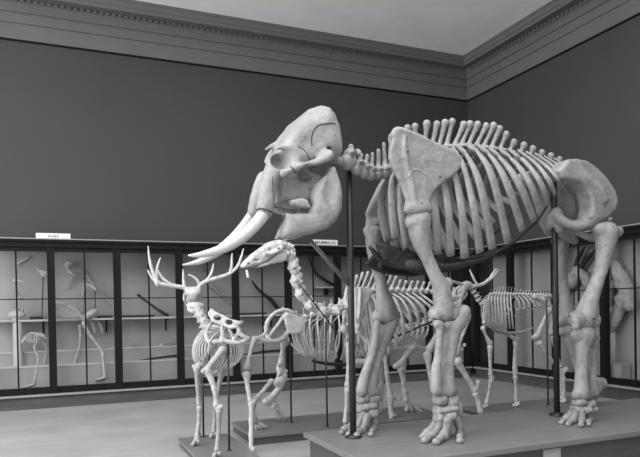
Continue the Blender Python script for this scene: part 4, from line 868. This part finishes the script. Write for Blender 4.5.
# mounting rods
def rod(pxt, pxb, z, label, r=.011):
    p = WZ(pxb[0], pxb[1], z); t_ = W(pxt[0], pxt[1], p[1]); e = empty('mounting_rod', p, label, 'rod', 'mounting rods and posts')
    MB().loft([p, t_], r, seg=8, sub=1).build('shaft', IRON, e); MB().loft([p, p+np.array([0, 0, .01])], r*2.2, seg=12, sub=1).build('foot_flange', IRON, e)
rod((202.5, 366), (203.6, 437), .08, 'thin dark mounting rod under the elk chest, nearer the wall case')
rod((228, 338), (229.2, 451), .08, 'tall thin dark mounting rod in front, right of the elk hind leg')
rod((290, 338), (291.3, 422.5), .12, 'thin dark mounting rod under the bulky skeleton pelvis')
rod((325.5, 322), (327.3, 427), .12, 'thin dark mounting rod under the bulky skeleton ribs, below the camel neck')
rod((546.5, 300), (548.2, 405), .08, 'thin dark mounting rod under the antelope hips, beside the thick post')

# ------------------------------------------------------------------ what stands inside the wall cases
YS, YP = YW-.20, YW-.34          # on the shelf, on the steps
def thing(name, loc, label, cat, group=None): return empty(name, loc, label, cat, group)
def tb(e, name, L, y, m=BONE3, seg=8, flat=None):
    P, R_ = pts3(L, y); return MB().loft(P, R_, None if flat is None else R_*flat, None if flat is None else (0, -1, 0), seg=seg, sub=4).build(name, m, e)
# far left bay
e = thing('pedestal', W(18, 335, YP), 'pale round pedestal in the far left case bay, bearing a little skeleton', 'pedestal')
p0 = W(17, 313, YP); z0 = ZS+.012
MB().loft([(p0[0], YP+.05, z0), (p0[0], YP+.05, p0[2]-.05)], .07, seg=20, sub=1).build('column', SHELF, e); MB().loft([(p0[0], YP+.05, p0[2]-.05), (p0[0], YP+.05, p0[2])], .13, seg=20, sub=1).build('top', SHELF, e)
e = thing('small_skeleton', (p0[0], YP+.05, p0[2]), 'little grey skeleton sitting upright on the pale pedestal, far left', 'skeleton')
yq = YP+.05
tb(e, 'spine', [(17.5, 311, 1.6), (19.5, 303, 1.5), (18, 295, 1.4), (15, 287, 1.2), (14, 282, 1.1)], yq); tb(e, 'skull', [(13, 281, 2.0), (17, 280.5, 2.4), (22, 281.5, 1.8), (26, 283.5, 1.1)], yq, BONE2)
for a in (-1, 1): tb(e, 'leg', [(18, 309, 1.4), (22.5, 306, 1.2), (22, 312, 1.2)], yq+a*.05); tb(e, 'arm', [(17.5, 294, 1.2), (21.5, 298, 1), (24, 293, .9)], yq+a*.06)
for i in range(6): tb(e, 'rib', [(18.5, 294+i*1.6, .5), (21.5, 296+i*1.6, .5), (19.5, 298.5+i*1.3, .5)], yq-.05)
e = thing('long_bone', W(23, 260, YW-.06), 'pale slender bone fixed high on the back of the far left case', 'bone'); tb(e, 'shaft', [(17.5, 264, 1.2), (22, 261, 1.6), (26, 258.5, 1.8), (30, 256.5, 1.2)], YW-.06, BONE2)
e = thing('skull_stand', W(42, 318, YS), 'thin dark stand with a flat base on the far left shelf, carrying a small skull', 'stand')
pb = W(43.3, 318.5, YS); MB().box(pb[0]-.20, pb[0]+.0, YS-.08, YS+.08, ZSH+.001, ZSH+.05, .004).build('base', DARKB, e, False); q = W(43.3, 277, YS); MB().loft([(pb[0]-.02, YS, ZSH+.04), (q[0], YS, q[2])], .009, seg=8, sub=1).build('rod', IRON, e)
e = thing('small_skull', W(43, 276, YS), 'small pale skull raised on the thin rod stand, far left case', 'skull')
b = Bone(.008, .012); P, R_ = pts3([(37.5, 269.5, 1.3), (41, 271, 2.1), (44.5, 272.5, 2.6), (47, 273, 2)], YS); b.chain(P, R_); P, R_ = pts3([(41, 274, 1), (44, 276, 1.3)], YS); b.chain(P, R_); b.build('cranium', BONE2, e)
def bird(loc, label, pel, spine, neck, skull, legs, ribs, y, m, keel=None):
    e = thing('bird_skeleton', loc, label, 'skeleton')
    tb(e, 'spine', spine, y, m); tb(e, 'neck', neck, y, m) if neck else None
    b = Bone(.01, .02); P, R_ = pts3(pel, y); b.chain(P, R_); b.build('pelvis', m, e)
    if skull: b = Bone(.008, .012); P, R_ = pts3(skull, y); b.chain(P, R_); b.build('skull', m, e)
    for (L, dy) in legs:
        tb(e, 'leg_bone', L[:3], y+dy, m); tb(e, 'leg_bone', L[2:5], y+dy, m); tb(e, 'leg_bone', L[4:7], y+dy, m)
        f = L[6]
        for k in (-1, 0, 1): tb(e, 'toe', [(f[0], f[1], 1.1), (f[0]-5, f[1]+2.2+k*.5, .9), (f[0]-10, f[1]+3.2+k*.6, .6)], y+dy+k*.03, m)
    for L in ribs:
        for sg in (-1, 1): tb(e, 'rib', [(a, c, .65) for a, c in L], y+sg*.11, m)
    return e
bird(W(35, 386, YP-.05), 'small long-legged bird skeleton on the floor of the far left case', [(36, 336, 2), (41, 335, 2.6), (46, 338, 2)], [(24, 341, 1.4), (30, 334, 1.5), (38, 334, 1.6), (46, 337, 1.5)], None,
     [(22, 343, 1.2), (24, 340, 1.8), (27, 336, 1.6)], [([(40, 338, 1.4), (37, 342, 1.2), (34, 347, 1.3), (36, 352, 1.1), (38.5, 358, 1.2), (37, 368, 1.0), (34, 384, 1.1)], -.05), ([(42, 338, 1.3), (45, 344, 1.2), (47, 350, 1.2), (46, 356, 1.0), (45, 362, 1.1), (44.5, 370, 1.0), (44, 382, 1.0)], .06)],
     [[(27+i*2.4, 335), (26.5+i*2.6, 339), (29+i*2, 343)] for i in range(5)], YP-.05, BONE2)
# second bay: the big bird and the hanging tailed skeleton
YB = YP-.08
bird(W(95, 384, YB), 'big long-legged bird skeleton striding in the case under the left white sign', [(78, 315, 2.4), (84, 318, 3.4), (91, 313, 3.2), (96, 310, 2)], [(52, 302, 1.8), (62, 304, 2), (72, 308, 2.2), (80, 313, 2.6)], None, None,
     [([(83.5, 322, 2.6), (86, 328, 1.9), (90, 335, 1.7), (97, 344, 1.5), (102.5, 351.5, 1.9), (103.5, 364, 1.3), (105, 377, 1.8)], -.09), ([(80, 325, 2), (80.5, 335, 1.5), (80, 345, 1.5), (77, 355, 1.3), (74, 364, 1.5), (72, 371, 1.1), (70, 380, 1.4)], .12)],
     [[(53+i*3.6, 302.5+i*.9), (55+i*3.8, 309+i*.6), (61+i*3.4, 315+i*.3), (66+i*2.4, 317)] for i in range(7)], YB, BONE2)
e = thing('hip_bone', W(92, 318, YB+.1), 'pale forked bones hanging below the shelf, beside the big bird legs', 'bone')
tb(e, 'shaft', [(88, 314, 1.8), (92, 322, 1.5), (95.5, 333, 2)], YB+.16, BONE3); tb(e, 'shaft', [(95, 313, 1.9), (99, 322, 1.5), (104, 335, 2)], YB+.18, BONE3)
e = thing('tailed_skeleton', W(85, 278, YW-.12), 'hanging skeleton with a long slanting jointed tail, under the left white sign', 'skeleton'); YT = YW-.12
b = Bone(.009, .012); P, R_ = pts3([(72, 263.5, 1.8), (69, 263, 2.8), (66.8, 265, 2.2)], YT); b.chain(P, R_); b.build('skull', BONE2, e)
tb(e, 'neck', [(67.5, 266, 1.4), (68, 269.5, 1.3), (71, 273, 1.3), (74, 275, 1.5)], YT, BONE2); tb(e, 'spine', [(73, 272, 1.2), (79, 270.5, 1.4), (85, 273.5, 1.6), (89, 279, 1.6)], YT)
for i in range(14):
    t_ = i/13; MB().ell(W(89+t_*25, 280+t_*28.5, YT), .028-.012*t_, 8, 6).build('tail_vertebra', BONE3, e)
for i in range(6):
    for sg in (-1, 1): tb(e, 'rib', [(74+i*2.2, 271.5+.2*i, .5), (73.6+i*2.2, 275, .5), (75+i*2.1, 278-.2*i, .5)], YT+sg*.05)
for a, c in (((72, 277), (66, 289)), ((69.5, 277), (64.5, 287))): tb(e, 'leg', [(a[0], a[1], .9), ((a[0]+c[0])/2+1, (a[1]+c[1])/2, .8), (c[0], c[1], .9)], YT)
e = thing('arm_bone', W(88, 318, YS-.03), 'pale standing arm and shoulder bones on the shelf beneath the slanting tail', 'bone')
tb(e, 'shaft', [(83, 317, 1.6), (82, 305, 1.3), (83, 293, 1.5), (86, 287, 1.8)], YS-.03); tb(e, 'shoulder', [(83.5, 286, 1.6), (88, 285, 1.8), (93, 287, 1.6), (96, 290, 1.8)], YS-.03, BONE2); tb(e, 'support', [(95.3, 290, .5), (95.3, 318, .5)], YS-.03, IRON)
# dark slanting specimens
def slant(L, y, label): e = thing('dark_specimen', W(L[-1][0], L[-1][1]+1, y), label, 'specimen', 'dark specimens on the case shelves'); tb(e, 'shaft', L, y, DARKB); return e
slant([(137.5, 294.5, 1.3), (139, 295.6, 1.5), (146, 301, 1.2), (155, 307.5, 1.4), (163, 313, 1.8), (168.5, 315.6, 1.3)], YS, 'dark knobbed shaft leaning down to the right, left of the elk antlers')
slant([(252, 281, .9), (257, 288, 1.5), (264, 294.5, 1.6), (271, 300, 2.2), (276, 306, 2.2), (281, 312.4, 1.6)], YS, 'dark knobbed shaft leaning down to the right, under the camel muzzle')
slant([(309.5, 256.5, .7), (311.5, 264, 1.0), (316, 273, 1.3), (324, 279.5, 1.5), (331, 283.5, 1.6), (336, 285.2, 1.2)], YW-.12, 'dark curved horn-like shaft under the right white sign')
def saw(x0, x1, y, label):
    e = thing('toothed_snout', W((x0+x1)/2, 316, y), label, 'specimen', 'dark toothed snouts lying on the case shelves'); a = W(x0, 316, y); c = W(x1, 316, y); m_ = MB().box(a[0], c[0], y-.05, y+.05, ZSH+.001, ZSH+.03, .004); n_t = 16
    for i in range(n_t):
        x = a[0]+(c[0]-a[0])*(i+.5)/n_t; m_.loft([(x, y-.02, ZSH+.028), (x, y-.02, ZSH+.052)], [.008, .002], seg=6, sub=1)
    m_.build('blade', DARKB, e, False)
saw(121, 154, YS-.04, 'dark toothed snout lying flat on the shelf, left of the elk antlers')
saw(236.5, 266, YS-.04, 'dark toothed snout lying flat on the shelf, behind the camel muzzle')
saw(193, 222, YS-.04, 'dark toothed snout lying flat on the shelf, behind the elk neck')
saw(97, 112.5, YS-.04, 'short dark toothed snout on the shelf right of the big bird body')
e = thing('wall_shelf', W(326, 288, YW-.12), 'small pale high shelf in the case under the right white sign', 'shelf'); a = W(313.5, 286.8, YW-.12); c = W(338, 286.8, YW-.12); MB().box(a[0], c[0], YW-.25, YW-.036, a[2]-.03, a[2]-.005).build('board', SHELF, e, False); MB().box((a[0]+c[0])/2-.012, (a[0]+c[0])/2+.012, YW-.2, YW-.036, a[2]-.16, a[2]-.03).build('bracket', CASE, e, False)
e = thing('long_bone', W(221, 295, YW-.1), 'pale slanting slender bone behind the right elk antler', 'bone'); tb(e, 'shaft', [(210, 285, 1.0), (217, 291, .9), (226, 299, .9), (231, 304, 1.1)], YW-.1, BONE3)
# long slender bones lying along the steps
LB = [((121, 357.5, 1.2), (150, 351.5, 1.3), (181, 348.5, 1.2), 'knobbed slender bone lying on the upper step, left of the elk'), ((122, 364.5, .9), (150, 359, 1.0), (182, 355, 1.2), 'dark slender bone slanting across the steps, left of the elk'), ((152, 362.5, 1.2), (168, 360, 1.3), (182, 359.5, 1.4), 'pale short bone on the front step, left of the elk legs'),
      ((188, 352, 1.2), (205, 347, 1.3), (230, 344, 1.2), 'knobbed slender bone on the upper step, behind the elk legs'), ((238, 345, 1.2), (262, 342, 1.3), (284, 341, 1.2), 'knobbed slender bone on the upper step, behind the broad holed pelvis'), ((238, 356, 1.0), (262, 352, 1.1), (285, 350, 1.3), 'dark slender bone slanting over the steps, behind the broad holed pelvis'),
      ((57, 361.5, 1.0), (70, 358.5, 1.1), (82, 357, 1.2), 'dark slender bone low in the bay of the big bird')]
for a, b_, c, l in LB:
    y = YP-.02 if 'front' in l or 'slant' in l else YW-.14
    e = thing('long_bone', W(*b_[:2], y), l, 'bone', 'slender bones lying on the case steps'); tb(e, 'shaft', [(a[0], a[1], a[2]*1.4), (a[0]+3, a[1]-.4, a[2]), b_, (c[0]-3, c[1]+.3, c[2]), (c[0], c[1], c[2]*1.4)], y, DARKB if 'dark' in l else BONE2)
def blob_skel(px, py, w_, label, y):
    e = thing('small_skeleton', W(px, py, y), label, 'skeleton', 'small skeletons on the case steps')
    tb(e, 'spine', [(px-w_*.5, py-3.5, .9), (px-w_*.2, py-6.5, 1.1), (px+w_*.15, py-7, 1.1), (px+w_*.45, py-4.5, .9)], y); b = Bone(.009, .012); P, R_ = pts3([(px-w_*.5, py-4, 1.7), (px-w_*.68, py-2.6, 1.1)], y); b.chain(P, R_); b.build('skull', BONE2, e)
    for k in (-.3, .3):
        for sg in (-1, 1): tb(e, 'leg', [(px+k*w_, py-5.6, .9), (px+k*w_+1.2, py-3, .7), (px+k*w_-.2, py-.2, .8)], y+sg*.05)
    for i in range(5):
        for sg in (-1, 1): tb(e, 'rib', [(px-w_*.2+i*w_*.1, py-6.4, .4), (px-w_*.2+i*w_*.1+.4, py-4.6, .4), (px-w_*.15+i*w_*.1, py-3.2, .4)], y+sg*.05)
blob_skel(168, 349, 13, 'small four-legged skeleton on the upper step, left of the elk', YW-.14)
blob_skel(135, 352, 11, 'small four-legged skeleton on the upper step below the leaning dark shaft', YW-.14)
blob_skel(218, 349, 13, 'small four-legged skeleton on the upper step, between the elk and the broad pelvis', YW-.14)
# right wall cases
xr = XW-.17
def WR(L): P = np.array([WX(a, c, xr+(d[0] if d else 0)) for a, c, r, *d in L]); return P, np.array([q[2]*mpp(p) for q, p in zip(L, P)])
e = thing('horned_skull', WX(575, 290, xr), 'pale skull with two dark horns, in the right case behind the elephant thigh bones', 'skull')
b = Bone(.014, .03); P, R_ = WR([(578, 272, 6.5), (573, 280, 7), (567, 287, 5), (563, 293, 3.2)]); b.chain(P, R_); P, R_ = WR([(584, 276, 4.5), (588, 286, 4)]); b.chain(P, R_); b.ell(WX(572, 278, xr-.13), .05, .01, True); b.build('cranium', BONE3, e)
for L in ([(576, 267, 2.6), (578, 259, 2.3), (582, 252, 1.8), (585, 247, .8)], [(580, 270, 2.6), (585, 262, 2.4), (591, 255, 2), (596, 249, .9)]): P, R_ = WR(L); MB().loft(P, R_, seg=10, sub=5).build('horn', DARKB, e)
P, R_ = WR([(574, 290, 1), (574, 366, 1)]); P[1][2] = ZS+.012; MB().loft(P, .012, seg=8, sub=1).build('post', IRON, e)
xr = XW-.2
e = thing('massive_skull', WX(616, 345, xr), 'massive pale rough skull on a low stand in the rightmost case', 'skull')
b = Bone(.02, .06)
for L in ([(612, 265, 9), (620, 275, 13), (626, 290, 12), (630, 305, 10)], [(610, 285, 9), (608, 300, 8), (606, 318, 6), (605, 330, 5)], [(622, 300, 10), (617, 315, 9), (612, 330, 7)]):
    P, R_ = WR(L); b.chain(P, np.minimum(R_, .15)*.7)
b.rough = 1.6
b.ell(WX(615, 283, xr-.14), .07, .03, True); b.ell(WX(612, 305, xr-.12), .06, .03, True); b.build('cranium', BONE3, e)
p = WX(612, 340, xr); MB().box(xr-.11, xr+.11, p[1]-.25, p[1]+.25, ZS+.012, ZS+.3, .01).build('stand', LINER, e, False)
q = WX(610, 335, xr); MB().loft([(xr, p[1], ZS+.29), (xr, p[1], q[2]+.1)], .05, seg=12, sub=1).build('support', SHELF, e)

# ------------------------------------------------------------------ light: an assumed, unseen skylight and added lamps for assumed windows behind and left of the camera
w = bpy.data.worlds.new('world'); scene.world = w; w.use_nodes = True
w.node_tree.nodes['Background'].inputs['Color'].default_value = grey(1); w.node_tree.nodes['Background'].inputs['Strength'].default_value = .03
def area(name, loc, rot, sx, sy, e):
    ld = bpy.data.lights.new(name, 'AREA'); ld.shape = 'RECTANGLE'; ld.size = sx; ld.size_y = sy; ld.energy = e
    lo = bpy.data.objects.new(name, ld); COL.objects.link(lo); lo.location = loc; lo.rotation_euler = rot
R90 = math.pi/2
area('assumed_skylight', ((SK[0]+SK[1])/2, (SK[2]+SK[3])/2, ZCEIL+.11), (0, 0, 0), SK[1]-SK[0], SK[3]-SK[2], 1150)  # assumed overhead opening, out of view; an area lamp stands in for its light
area('assumed_side_light', (-6.6, 4.6, 3.3), (0, -R90, 0), 5.0, 9.0, 1150)  # added area lamp for assumed windows on the left; no windows are built
area('added_rear_light', (.5, -2.9, 3.0), (R90, 0, 0), 9, 3.4, 170)  # added soft fill lamp behind the camera
scene.view_settings.view_transform = 'Standard'; scene.view_settings.look = 'None'; scene.view_settings.gamma = 1; scene.view_settings.exposure = 0
scene.view_settings.use_curve_mapping = False
